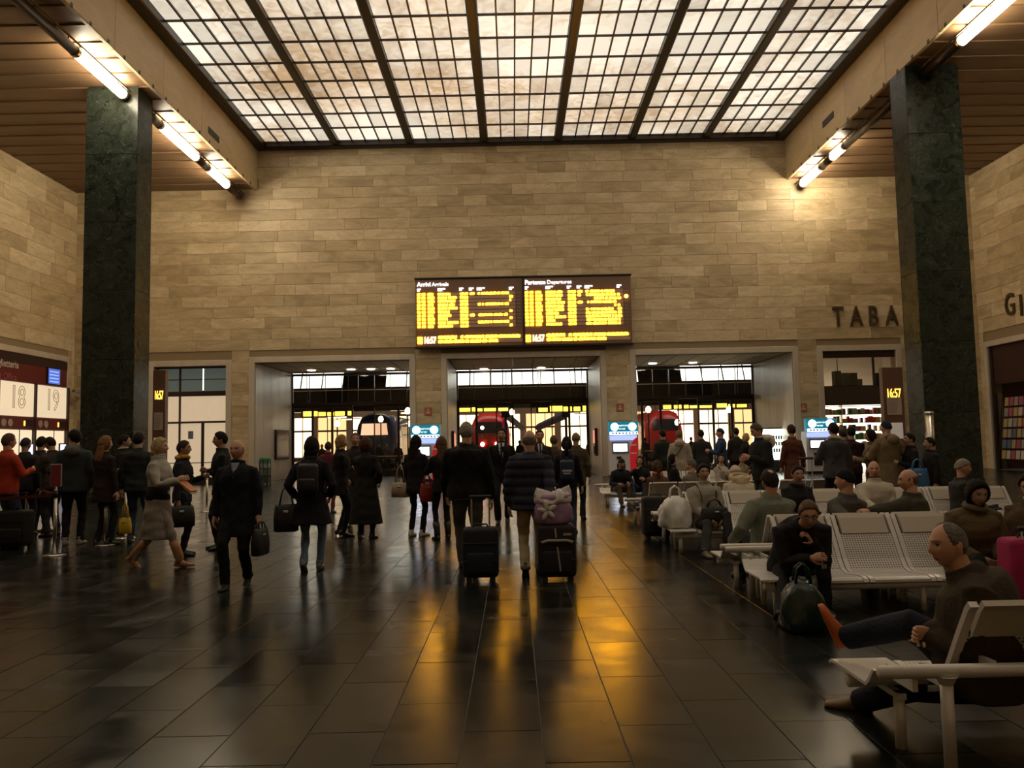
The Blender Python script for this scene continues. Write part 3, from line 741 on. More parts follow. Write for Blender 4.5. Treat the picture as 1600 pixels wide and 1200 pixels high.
edges[1] = edges[2] - (edges[3] - edges[2]); 
bays = [(edges[2] - (edges[3] - edges[2]) * (k), edges[2] - (edges[3] - edges[2]) * (k - 1)) for k in range(0, 4)]
for k, (y0, y1) in enumerate(bays):
    if y0 < TKY0: y0 = TKY0 + .05
    u_ = TB(y0 + .06, y1 - .06, z_p0, z_p1 - .02, .03, .12, 'number_panel', M_LITP, bev=.01)
    if k < 2:
        text('number', '19' if k == 0 else '18', 1.28, (.13, (y0 + y1) / 2 - 30 + .05, z_p0 + .33), (R(90), 0, R(90)), mat('number_line', (.25, .16, .06), .5), u_, 0, 'CENTER', outline=.012, sx=.8)
    zs = z_p0 - .5
    s_ = TB(y0 + .02, y1 - .02, zs, z_p0 - .03, .03, .15, 'icon_strip', M_TRED, bev=.01)
    for q in (.15, .32): T([(.15, y0 + (y1 - y0) * q - 30, zs + .22), (.17, y0 + (y1 - y0) * q - 30, zs + .22)], .15, 16).build('icon_disc', mat('icon_disc', (.5, .42, .36), .5), s_)
    B(.15, .16, y0 + (y1 - y0) * .72 - 30, y0 + (y1 - y0) * .95 - 30, zs + .1, zs + .36).build('queue_display', M_BLACK, s_)
    B(.16, .165, y0 + (y1 - y0) * .68 - 30, y0 + (y1 - y0) * .72 - 30, zs + .12, zs + .32).build('queue_digit', emis('digit_orange', (1, .35, .05), 2.5), s_)
    g = TB(y0 + .05, y1 - .05, 1.05, zs - .04, .03, .06, 'lit_window', M_LITG)
    B(.06, .08, (y0 + y1) / 2 - 30 + .3, (y0 + y1) / 2 - 30 + .33, 1.05, zs - .04).build('window_joint', M_DARKMETAL, g)
    TB(y1 - .05, y1 + .05, 0, z_p1, .03, .2, 'post', M_TDK, bev=.01)
    mo = TB(y1 - .75, y1 - .25, 1.35, 1.95, .2, .26, 'monitor', M_BLACK, bev=.01); B(.26, .265, y1 - .71 - 30, y1 - .29 - 30, 1.4, 1.9).build('screen', emis('counter_screen', (.55, .62, 1.0), 1.3), mo)
    T([(.23, y1 - .5 - 30, 1.0), (.23, y1 - .5 - 30, 1.36)], .03, 8).build('stand', M_BLACK, mo)
TB(TKY0, TKY1 - .05, .95, 1.05, .03, .5, 'worktop', M_DARKMETAL, bev=.01); TB(TKY0, TKY1 - .05, 0, .95, .03, .4, 'counter_front', M_TDK)
cm = tag(empty('security_camera', XW(106, 612, XL)), 'small security camera on the jamb beside counter 19', 'camera')
cm.location.x += .45
B(-.1, .1, -.35, .1, -.09, .09, .02).build('housing', mat('camera_grey', (.28, .24, .18), .5), cm); T([(0, .1, 0), (0, .4, 0), (-.42, .4, .15)], .04, 8).build('bracket', mat('camera_grey', (.28, .24, .18), .5), cm); T([(0, -.35, 0), (0, -.37, 0)], .06, 10).build('lens', M_BLACK, cm)

# ---------------------------------------------------------------- tobacconist behind the back wall
sh = struct(empty('wall_shop', ((TX0 + TX1) / 2, YB, 0)), 'interior shell of the tobacconist')
w = (TX1 - TX0) / 2
M_SHOPW = mat('shop_wall', (.55, .47, .38), .8)
B(-w - .5, w + 1.5, 4.6, 4.8, 0, 6).build('shop_back', M_SHOPW, sh); B(-w - .6, -w - .5, .5, 4.8, 0, 6).build('shop_side', M_SHOPW, sh); B(w + 1.5, w + 1.6, .5, 4.8, 0, 6).build('shop_side', M_SHOPW, sh)
B(-w - .6, w + 1.6, .5, 4.8, 5.9, 6).build('shop_ceiling', M_SHOPW, sh)
B(-w, w, .15, .3, 2.98, 3.85, .01).build('shop_fascia', mat('fascia_brown', (.055, .035, .022), .5), sh)
B(-w, w, .1, .25, ZP - .3, ZP, .01).build('shop_head', M_BRONZE, sh)
B(w - 1.0, w - .92, .12, .22, 3.85, ZP - .3).build('shop_mullion', M_BRONZE, sh); B(-w, w, .14, .16, 3.85, ZP - .3).build('shop_pane', M_GLASS, sh)
tl_ = tag(empty('shop_lamp', ((TX0 + TX1) / 2 + .3, YB + 3.2, 3.7)), 'strip lamp glowing inside the tobacconist above the shelves', 'lamp')
B(-1.2, 1.2, -.1, .1, 0, .08, .02).build('diffuser', emis('shop_glow', (1, .86, .66), 9), tl_); B(-1.25, 1.25, -.13, .13, .08, .14, .02).build('housing', M_WHITE, tl_); T([(0, 0, .14), (0, 0, 2.2)], .02, 6).build('hanger', M_DARKMETAL, tl_)
ss = tag(empty('shop_shelf', ((TX0 + TX1) / 2, YB + 2.2, 0)), 'brightly lit shelves of packets in the tobacconist', 'shelf')
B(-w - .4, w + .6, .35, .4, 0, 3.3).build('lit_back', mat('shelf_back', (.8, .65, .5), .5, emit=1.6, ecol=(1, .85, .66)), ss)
for z in (.6, 1.0, 1.4, 1.8, 2.2, 2.6, 3.0): B(-w - .4, w + .6, 0, .35, z, z + .03).build('shelf_board', M_WHITE, ss)
for xx in (-w - .4, 0, w + .57): B(xx, xx + .03, 0, .35, 0, 3.3).build('shelf_side', M_WHITE, ss)
pk_cols = [(.7, .08, .06), (.8, .7, .2), (.1, .25, .5), (.75, .72, .66), (.1, .35, .12), (.6, .3, .1), (.5, .1, .3)]
pks = [mat('packet_%d' % i, c, .5) for i, c in enumerate(pk_cols)]
rr = random.Random(3); PKN = ['red', 'yellow', 'blue', 'white', 'green', 'orange', 'magenta']; ORD = 'first second third fourth fifth sixth seventh eighth ninth tenth eleventh twelfth thirteenth fourteenth fifteenth sixteenth seventeenth eighteenth nineteenth twentieth twenty-first twenty-second twenty-third twenty-fourth twenty-fifth twenty-sixth twenty-seventh twenty-eighth twenty-ninth thirtieth'.split(); MGN = ['red', 'pale', 'navy', 'ochre', 'grey', 'crimson']
for zi, z in enumerate((1.03, 1.43, 1.83, 2.23, 2.63)):
    x = -w - .33; kk = 0
    while x < w + .4:
        l = rr.uniform(.13, .26); h = rr.uniform(.18, .32); c = rr.randrange(7)
        o = B(-l / 2 + .01, l / 2 - .01, -.08, .08, 0, h, .008).build('packet', pks[c], None, loc=((TX0 + TX1) / 2 + x + l / 2, YB + 2.2 + .12, z))
        kk += 1; tag(o, '%s packet on the %s lit tobacconist shelf, %s from the left' % (PKN[c], ORD[zi], ORD[kk - 1]), 'packet', 'packets on the tobacconist shelves'); x += l + rr.choice((.0, .0, .02, .1))
for (u0, u1, v0, v1, c, lb) in ((1302, 1311, 580, 600, (.07, .06, .05), 'dark tilted carton'), (1310, 1324, 583, 603, (.16, .15, .13), 'grey square carton'), (1325, 1336, 583, 607, (.08, .07, .055), 'tall dark carton'), (1334, 1344, 594, 607, (.12, .11, .09), 'low brown carton'), (1366, 1376, 583, 607, (.06, .05, .04), 'narrow black carton')):
    a, b = P(u0, v1, YB + .6), P(u1, v0, YB + .6); z0 = 3.87
    o = B(0, b.x - a.x, -.2, .2, 0, max(.3, b.z - z0), .02).build('carton', mat('carton_%d' % u0, c, .8), None, loc=(a.x, YB + .55, z0)); tag(o, lb + ' on top of the tobacconist fascia', 'box', 'cartons above the tobacconist fascia')
B(-w, w, .3, .8, 3.8, 3.87).build('carton_ledge', M_BRONZE, sh)

# newsagent opening in the right wall: dim room with racks of magazines
ns = struct(empty('wall_newsagent', (XR, 29, 0)), 'dim interior of the newsagent')
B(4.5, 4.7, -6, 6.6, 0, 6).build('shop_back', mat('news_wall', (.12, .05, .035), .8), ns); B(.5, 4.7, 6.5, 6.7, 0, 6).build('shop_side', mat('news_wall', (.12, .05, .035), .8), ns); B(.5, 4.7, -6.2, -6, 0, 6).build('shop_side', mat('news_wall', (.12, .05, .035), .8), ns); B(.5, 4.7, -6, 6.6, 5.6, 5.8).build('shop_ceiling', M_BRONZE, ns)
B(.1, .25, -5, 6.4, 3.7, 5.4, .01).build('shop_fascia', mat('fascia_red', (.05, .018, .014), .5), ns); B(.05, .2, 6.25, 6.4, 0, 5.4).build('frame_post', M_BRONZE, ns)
M_MAG = [mat('magazine_%d' % i, c, .4) for i, c in enumerate([(.45, .1, .08), (.5, .45, .38), (.1, .14, .22), (.4, .3, .12), (.28, .26, .24), (.35, .08, .14)])]
for r_, (yy, lb) in enumerate(((33.7, 'nearer the stone jamb'), (31.4, 'further from the stone jamb'))):
    rk = tag(empty('magazine_rack', (XR - .35, yy, 0)), 'tall magazine rack at the newsagent opening, ' + lb, 'rack')
    for s in (-.9, .9): T([(0, s, 0), (.35, s, 3.1)], .025, 6).build('upright', M_DARKMETAL, rk)
    for k in range(6):
        x = .06 + k * .055; z = .45 + k * .45
        B(x - .05, x + .06, -.9, .9, z, z + .03).build('ledge', M_DARKMETAL, rk)
        y = -.82; kk = 0
        while y < .6:
            q = rr.randrange(6); o = B(0, .012, -.13, .13, 0, .36).build('magazine', M_MAG[q], None, loc=(rk.location.x + x - .02, yy + y + .13, z + .031)); o.rotation_euler = (0, R(7), 0)
            kk += 1; tag(o, '%s magazine on the %s ledge, %s of its row, rack %s' % (MGN[q], ORD[k], ORD[kk - 1], lb), 'magazine', 'magazines on the newsagent racks'); y += .32
nl = tag(empty('shop_lamp', (XR + 2.4, 32.5, 4.2)), 'dim globe lamp inside the newsagent', 'lamp')
MB().ell((0, 0, 0), (.18, .18, .18)).build('globe', emis('dim_glow', (1, .7, .4), 5), nl, True); T([(0, 0, .17), (0, 0, 1.4)], .02, 6).build('hanger', M_DARKMETAL, nl)

# ---------------------------------------------------------------- ticket machines
M_KBODY = mat('machine_grey', (.74, .74, .78), .35); M_TEAL = mat('machine_teal', (.0, .16, .24), .4, emit=.32, ecol=(.01, .30, .42))
M_KSCR = emis('machine_screen', (.93, .96, 1.0), 3.2); M_KRED = mat('machine_red', (.55, .02, .03), .35, emit=.18, ecol=(.7, .02, .03)); M_KGLOW = emis('machine_strip', (.82, .9, 1.0), 1.9)
M_KTXT = emis('machine_text', (.95, .97, 1.0), .9)
def ticket_machine(u, v0, Y, label):
    c = P(u, v0, Y); H = c.z
    k = tag(empty('ticket_machine', (c.x, Y, 0)), label, 'ticket machine', 'self-service ticket machines'); w = .60
    MB().prism([(-w, 0), (w, 0), (w, H - .55), (-w, H - .55)], 'y', 0, .6).build('body', M_KBODY, k)
    MB().prism([(-.02, H - .58), (.12, H - .5), (.12, H), (-.18, H), (-.18, H - .5)], 'x', -w - .03, w + .03).build('header', M_TEAL, k)
    T([(-w + .22, -.18, H - .22), (-w + .22, -.2, H - .22)], .17, 18).build('emblem', M_KSCR, k); T([(w - .22, -.18, H - .22), (w - .22, -.2, H - .22)], .17, 18).build('emblem', M_KSCR, k)
    text('lettering', 'BIGLIETTO VELOCE', .085, (-.19, -.2, H - .2), (R(90), 0, 0), M_KTXT, k, .004, sx=.55, bold=.002)
    text('lettering', 'FAST TICKET', .085, (-.19, -.2, H - .34), (R(90), 0, 0), M_KTXT, k, .004, sx=.55, bold=.002)
    s = B(-w, w, -.2, -.17, H - .56, H - .43).build('symbol_strip', M_KGLOW, k)
    m = MB()
    for q in range(8): m.box(-w + .1 + q * .145, -w + .17 + q * .145, -.206, -.2, H - .53, H - .46)
    m.build('symbol', mat('symbol_blue', (.15, .2, .3), .5), s)
    B(-w + .02, w - .02, -.02, .0, H - .80, H - .6).build('light_bar', emis('machine_blue', (.35, .42, .95), .9), k)
    f = B(-w + .1, .22, -.05, 0, 1.05, H - .85, .01).build('screen_frame', mat('machine_frame', (.25, .25, .27), .4), k)
    B(-w + .17, .15, -.056, -.048, 1.12, H - .95).build('screen', M_KSCR, f)
    MB().prism([(.26, .05), (w + .02, .05), (w + .02, H - .66), (.46, H - .76), (.34, H - .95), (.28, H - 1.2)], 'y', -.07, .02).build('red_panel', M_KRED, k)
    for zz in (1.35, 1.0): B(.3, .55, -.085, -.06, zz, zz + .06).build('card_slot', M_WHITE, k)
    B(-.3, -.1, -.03, .0, .78, .9).build('coin_slot', M_BLACK, k); B(-.3, .05, -.03, .0, .35, .6).build('tray', M_BLACK, k)
    B(-w - .02, w + .02, -.03, .62, 0, .1).build('plinth', M_DARKMETAL, k)
ticket_machine(665, 664, 34.6, 'ticket machine on the pier left of the middle portal')
ticket_machine(973, 659, 34.6, 'ticket machine on the pier right of the middle portal')
ticket_machine(1280, 654, 34.6, 'ticket machine beside the tobacconist opening')
# lit snack machine in the right portal, poster case in the left portal
vm = tag(empty('vending_machine', (RX1 - .45, YB + 2.6, 0)), 'brightly lit vending machine against the right portal jamb', 'vending machine')
B(-.45, .42, -.9, .9, 0, 2.05, .03).build('cabinet', M_BLACK, vm); B(-.47, -.45, -.82, .82, .7, 1.98).build('lit_front', emis('vending_glow', (.95, 1.0, .85), 3.0), vm)
B(-.45, .40, -.93, -.9, .55, 1.98).build('lit_side', emis('vending_glow', (.95, 1.0, .85), 3.0), vm)
m = MB()
for zz in (.9, 1.2, 1.5):
    for q in range(7): m.box(-.42 + q * .12, -.34 + q * .12, -.96, -.93, zz, zz + .18)
m.build('products', mat('vending_products', (.1, .2, .1), .5), vm)
pc = tag(empty('poster_case', (LX0 + .06, P(441, 700, 40).y, 0)), 'black framed glass notice case on the left portal jamb', 'notice case')
B(-.02, .06, -1.1, 1.1, 1.0, 2.45, .01).build('frame', M_BLACK, pc); B(.06, .066, -1.0, 1.0, 1.08, 2.37).build('glass', mat('case_glass', (.02, .025, .018), .06), pc)
for u, y, lb in ((711, 690, 'left'), (931, 690, 'right')):
    s = -1 if u < 800 else 1; x = (CX0 if s < 0 else CX1)
    d_ = tag(empty('wall_dispenser', (x - s * .03, YB + 2.2, 0)), 'small red wall machine on the %s jamb of the middle portal' % lb, 'dispenser')
    B(-.12, .12, -.35, .35, .9, 2.2, .03).build('case', M_BRONZE, d_); B(-.14 if s > 0 else .12, -.12 if s > 0 else .14, -.28, .28, 1.5, 2.1).build('lit_panel', emis('red_lit', (.9, .25, .15), .8), d_)
    B(-.15 if s > 0 else .12, -.12 if s > 0 else .15, -.25, .25, 1.0, 1.35).build('tray', M_BLACK, d_)
for u, v, lb in ((669, 643, 'left of the middle portal'), (969, 637, 'right of the middle portal'), (1255, 637, 'left of the tobacconist')):
    c = P(u, v, YB - .04); s = tag(empty('safety_sign', (c.x, YB - .04, c.z)), 'small faded red square sign on the pier ' + lb, 'sign', 'small red signs on the piers')
    B(-.17, .17, -.02, .01, -.19, .19, .01).build('plate', mat('sign_red', (.42, .12, .07), .6), s); MB().box(-.1, .1, -.026, -.02, -.1, .0).box(-.04, .04, -.026, -.02, .02, .12).build('symbol', mat('sign_pale', (.6, .4, .28), .6), s)

# information totems with clocks beside the pillars
def totem(u0, u1, v0, v1, Y, label):
    a, b = P(u0, v1, Y), P(u1, v0, Y); w = (b.x - a.x) / 2
    t = tag(empty('clock_totem', ((a.x + b.x) / 2, Y, 0)), label, 'clock'); z1 = b.z; z0 = 1.3
    B(-w, w, -.12, .12, .0, z1, .015).build('panel', mat('totem_brown', (.12, .055, .038), .4), t)
    text('clock_digits', '16:57', .40, (0, -.13, z1 - .95), (R(90), 0, 0), M_YEL, t, .008, 'CENTER', sx=.8 * w / .5, bold=.0)
    p_ = B(-w * .7, w * .7, -.135, -.12, 2.2, 2.75).build('timetable', mat('paper', (.42, .34, .27), .7), t)
    m = MB()
    for q in range(7): m.box(-w * .6, w * (.2 + .05 * q), -.139, -.135, 2.27 + q * .065, 2.29 + q * .065)
    m.build('print', mat('paper_print', (.2, .14, .1), .7), p_)
    B(-w * .7, w * .7, -.14, -.12, 1.45, 1.95).build('lit_notice', mat('lit_notice', (.5, .45, .4), .5, emit=.10, ecol=(1, .85, .7)), t)
    return t
totem(240, 261, 578, 700, 25.6, 'brown clock totem reading 16:57 beside the left pillar')
totem(1382, 1407, 574, 700, 25.2, 'brown clock totem reading 16:57 beside the right pillar')
pn = P(164, 674, 25.25); s = tag(empty('paper_notice', (pn.x, 25.27, pn.z)), 'white paper notice stuck on the left green pillar', 'notice')
B(-.16, .16, -.012, .0, -.22, .22).build('sheet', mat('paper_white', (.55, .5, .44), .7), s); B(-.16, .16, -.016, -.012, .16, .22).build('header', mat('paper_red', (.4, .1, .08), .7), s); T([(0, -.012, 0), (0, -.016, 0)], .06, 12).build('emblem', mat('paper_grey', (.25, .23, .2), .7), s)
c = P(1424, 700, 25.5); dr = tag(empty('steel_bollard', (c.x, 24.3, 0)), 'brushed steel column standing in front of the right pillar', 'column')
T([(0, 0, 0), (0, 0, 2.2)], .13, 18).build('shaft', M_STEEL, dr, True); T([(0, 0, 2.2), (0, 0, 2.26)], [.15, .12], 18).build('cap', M_STEEL, dr); T([(0, 0, 0), (0, 0, .05)], .19, 18).build('base', M_DARKMETAL, dr)

# queue barrier posts with belts
posts = []
M_BELT = mat('belt_red', (.10, .012, .012), .7)
def post(u, v, label, sign=False):
    g = FL(u, v); b = tag(empty('queue_post', g), label, 'queue post', 'queue barrier posts')
    H = .98
    MB().loft([[(.16 * s * math.cos(a), .16 * s * math.sin(a), z) for a in [k * math.pi / 8 for k in range(16)]] for s, z in ((1, 0), (1, .012), (.6, .025), (.2, .035))]).build('base', M_STEEL, b, True)
    T([(0, 0, .02), (0, 0, H - .12)], .026, 14).build('pole', M_STEEL, b, True); T([(0, 0, H - .12), (0, 0, H - .02)], .032, 14).build('belt_head', M_BLACK, b, True); T([(0, 0, H - .02), (0, 0, H)], [.034, .02], 14).build('cap', M_STEEL, b, True)
    if sign:
        f = B(-.085, .085, -.012, .012, 1.02, 1.36, .006).build('sign_frame', mat('sign_frame_grey', (.3, .27, .25), .5), b); B(-.072, .072, -.016, -.011, 1.035, 1.345).build('sign_face', mat('sign_face_red', (.26, .03, .045), .5), f); B(-.01, .01, -.01, .01, .98, 1.02).build('sign_stem', M_STEEL, f)
    posts.append(g); return b
def belt(a, b, label):
    d = b - a; L_ = d.length; o = tag(empty('barrier_belt', a, math.atan2(d.y, d.x)), label, 'belt', 'queue barrier belts'); n = 8
    rings = [[(L_ * k / n, -.003, .88 - .05 * math.sin(math.pi * k / n)), (L_ * k / n, .003, .88 - .05 * math.sin(math.pi * k / n)), (L_ * k / n, .003, .93 - .05 * math.sin(math.pi * k / n)), (L_ * k / n, -.003, .93 - .05 * math.sin(math.pi * k / n))] for k in range(n + 1)]
    MB().loft(rings).build('webbing', M_BELT, o); B(L_ - .05, L_ - .035, -.01, .01, .875, .935).build('clip', M_BLACK, o)
post(85, 868, 'steel queue post carrying a red sign', True)
post(196, 841, 'steel queue post beside the yellow shopping bag'); post(164, 852, 'steel queue post behind the long-haired woman in the queue'); post(323, 800, 'steel queue post left of the bald man in the navy coat'); post(42, 812, 'steel queue post beside the red jacket in the queue')
belt(posts[0] + Vector((-1.9, .1, 0)), posts[0], 'dark red belt running left from the post with the red sign'); belt(posts[4], posts[0], 'dark red belt between the red jacket and the sign post'); belt(posts[1], posts[3], 'dark red belt in front of the lit frosted doors')
# green-topped litter stand
g = FL(414, 757); lb_ = tag(empty('litter_bin', g), 'green-topped wire litter bin at the left portal jamb', 'bin')
M_BGREEN = mat('bin_green', (.02, .22, .06), .5)
T([(0, 0, 1.02), (0, 0, 1.16)], [.24, .22], 16).build('lid_ring', M_BGREEN, lb_, True)
for z in (.1, .4, .7): T([(.24 * math.cos(k * math.pi / 8), .24 * math.sin(k * math.pi / 8), z) for k in range(17)], .025, 6).build('hoop', mat('bin_dark', (.02, .05, .03), .5), lb_)
for k in range(8): a = k * math.pi / 4; T([(.24 * math.cos(a), .24 * math.sin(a), 0), (.24 * math.cos(a), .24 * math.sin(a), 1.02)], .02, 6).build('bar', mat('bin_dark', (.02, .05, .03), .5), lb_)
MB().tube([(0, 0, .05), (0, 0, .5), (0, 0, 1.0)], [.17, .21, .2], 12).build('liner', mat('bin_bag', (.12, .15, .13), .3), lb_, True)
# ---------------------------------------------------------------- benches
def perf_mat():
    m, t, b = nt('perforated_metal'); N = t.nodes.new; L = t.links.new
    tc = N('ShaderNodeTexCoord'); mp = N('ShaderNodeMapping'); mp.inputs['Scale'].default_value = (42, 42, 42); L(tc.outputs['UV'], mp.inputs[0])
    fr = N('ShaderNodeVectorMath'); fr.operation = 'FRACTION'; L(mp.outputs[0], fr.inputs[0])
    sb = N('ShaderNodeVectorMath'); sb.operation = 'SUBTRACT'; sb.inputs[1].default_value = (.5, .5, 0); L(fr.outputs[0], sb.inputs[0])
    ln = N('ShaderNodeVectorMath'); ln.operation = 'LENGTH'; L(sb.outputs[0], ln.inputs[0])
    lt = N('ShaderNodeMath'); lt.operation = 'LESS_THAN'; lt.inputs[1].default_value = .30; L(ln.outputs['Value'], lt.inputs[0])
    mx = N('ShaderNodeMix'); mx.data_type = 'RGBA'; L(lt.outputs[0], mx.inputs[0]); mx.inputs[6].default_value = (.72, .68, .62, 1); mx.inputs[7].default_value = (.12, .11, .10, 1)
    L(mx.outputs[2], b.inputs['Base Color']); b.inputs['Roughness'].default_value = .4; b.inputs['Metallic'].default_value = .1
    return m
M_PERF = perf_mat()
M_HEADP = mat('bench_head_panel', (.56, .50, .40), .45, .0)
PROF = [(0.0, .262), (.015, .288), (.06, .302), (.16, .298), (.30, .280), (.42, .276), (.50, .30), (.57, .38), (.64, .49), (.71, .60), (.80, .735), (.83, .765)]
def shell(x0, x1, i0, i1, off, th, uv=False):
    pr = PROF[i0:i1]; top = []; bot = []
    for i, (d, z) in enumerate(pr):
        a = pr[max(i - 1, 0)]; b = pr[min(i + 1, len(pr) - 1)]; t = Vector((b[0] - a[0], b[1] - a[1])).normalized(); n = Vector((-t.y, t.x))
        top.append((d + n.x * off, z + n.y * off)); bot.append((d + n.x * (off - th), z + n.y * (off - th)))
    ring = top + bot[::-1]; return MB().prism(ring, 'x', x0, x1)
def add_uv(me, axis_scale=1.0):
    uvl = me.uv_layers.new(name='UVMap'); co = me.vertices
    for lp in me.loops:
        v = co[lp.vertex_index].co
        # arc length along the profile
        s = v.y if v.y < .5 else .5 + (v.z - .30) * 1.25
        uvl.data[lp.index].uv = (v.x, s)
def seat_meshes(W):
    a = shell(.045, W - .045, 0, 10, 0, .012).mesh('seat_shell', M_PERF); add_uv(a)
    b = shell(.07, W - .07, 9, 12, .012, .03).mesh('head_panel', M_HEADP)
    c = shell(0.005, .045, 0, 12, .008, .03).mesh('side_frame', M_BENCH); d = shell(W - .045, W - .005, 0, 12, .008, .03).mesh('side_frame', M_BENCH)
    e = MB().box(.045, W - .045, 0.0, .03, .255, .292, .01).mesh('front_edge', M_BENCH)
    return a, b, c, d, e
SW = 0.585
SM = seat_meshes(SW)
def bench(x0, yf, n, away, label, table=.38):
    """x0: end of the row, yf: front edge; away: the sitters look away from the camera"""
    b = tag(empty('bench', (x0, yf, 0)), label, 'bench', 'grey metal waiting benches')
    L_ = table + n * SW + .05; sy = -1 if away else 1
    def put(name, me, loc, par=b):
        o = bpy.data.objects.new(name, me); COL.objects.link(o); o.parent = par; o.location = loc
        if away: o.scale = (1, -1, 1)
        return o
    names = ('seat', 'head_panel', 'side_frame', 'side_frame', 'front_edge')
    for k in range(n):
        s = put('seat', SM[0], (table + k * SW, 0, 0))
        for me, nm in list(zip(SM, names))[1:]:
            o = bpy.data.objects.new(nm, me); COL.objects.link(o); o.parent = s
    T([(.06, sy * .10, .225), (L_, sy * .10, .225)], .038, 16).build('front_rail', M_BENCH, b, True)
    T([(-.08, sy * .80, .46), (L_, sy * .80, .46)], .031, 16).build('rear_rail', M_BENCH, b, True)
    for xx in (.16, .16 + L_ * .33, .16 + L_ * .66, L_ - .2):
        if not away: T([(xx, sy * .10, 0), (xx, sy * .10, .21)], .027, 14).build('leg', M_BENCH, b, True)
        T([(xx, sy * .46, 0), (xx, sy * .46, .27)], .027, 14).build('leg', M_BENCH, b, True)
        T([(xx + .06, sy * .80, 0), (xx + .06, sy * .80, .44)], .028, 14).build('leg', M_BENCH, b, True)
        T([(xx + .06, sy * .80, .40), (xx + .06, sy * .80, .44)], [.028, .05], 14).build('collar', M_BENCH, b)
        B(xx - .02, xx + .02, min(sy * .08, sy * .5), max(sy * .08, sy * .5), .24, .27).build('bracket', M_BENCH, b)
    # side table at the end, with a low upstand at its back
    tb = MB().prism([(0, .285), (.03, .302), (.46, .302), (.50, .33), (.56, .40), (.545, .405), (.485, .342), (.455, .318), (.03, .318), (0, .30)], 'x', 0, table - .02).mesh('end_table', M_BENCH)
    t_ = put('end_table', tb, (0, 0, 0))
    for q in (.08, .24): B(q - .012, q + .012, min(sy * .54, sy * .8), max(sy * .54, sy * .8), .37, .43).build('bracket', M_BENCH, b)
    for k in range(n): 
        for q in (.12, SW - .12): B(table + k * SW + q - .012, table + k * SW + q + .012, min(sy * .66, sy * .8), max(sy * .66, sy * .8), .44, .50).build('bracket', M_BENCH, b)
    return b
BX = 2.1
ROWS = {'R1': (1.71, 4.50, True), 'R2': (2.12, 7.05, False), 'R2b': (2.12, 8.85, True), 'R3': (BX, 10.95, False), 'R3b': (BX, 12.75, True), 'R4': (BX, 15.6, True), 'R5': (BX, 19.3, False)}
bench(*ROWS['R1'][:2], 4, True, 'nearest metal bench, seen from behind with its thick rear rail', .32)
bench(*ROWS['R2'][:2], 6, False, 'bench facing the camera with two empty perforated seats beside the man with glasses', .36)
bench(*ROWS['R2b'][:2], 6, True, 'bench back to back with the one holding the man with glasses')
bench(*ROWS['R3'][:2], 8, False, 'bench with a white plastic bag on its end table')
bench(*ROWS['R3b'][:2], 7, True, 'bench back to back with the one holding the white plastic bag')
bench(*ROWS['R4'][:2], 6, True, 'bench seen from behind with the black suitcase in front of it')
bench(*ROWS['R5'][:2], 6, False, 'farthest bench, facing the camera below the ticket machine')

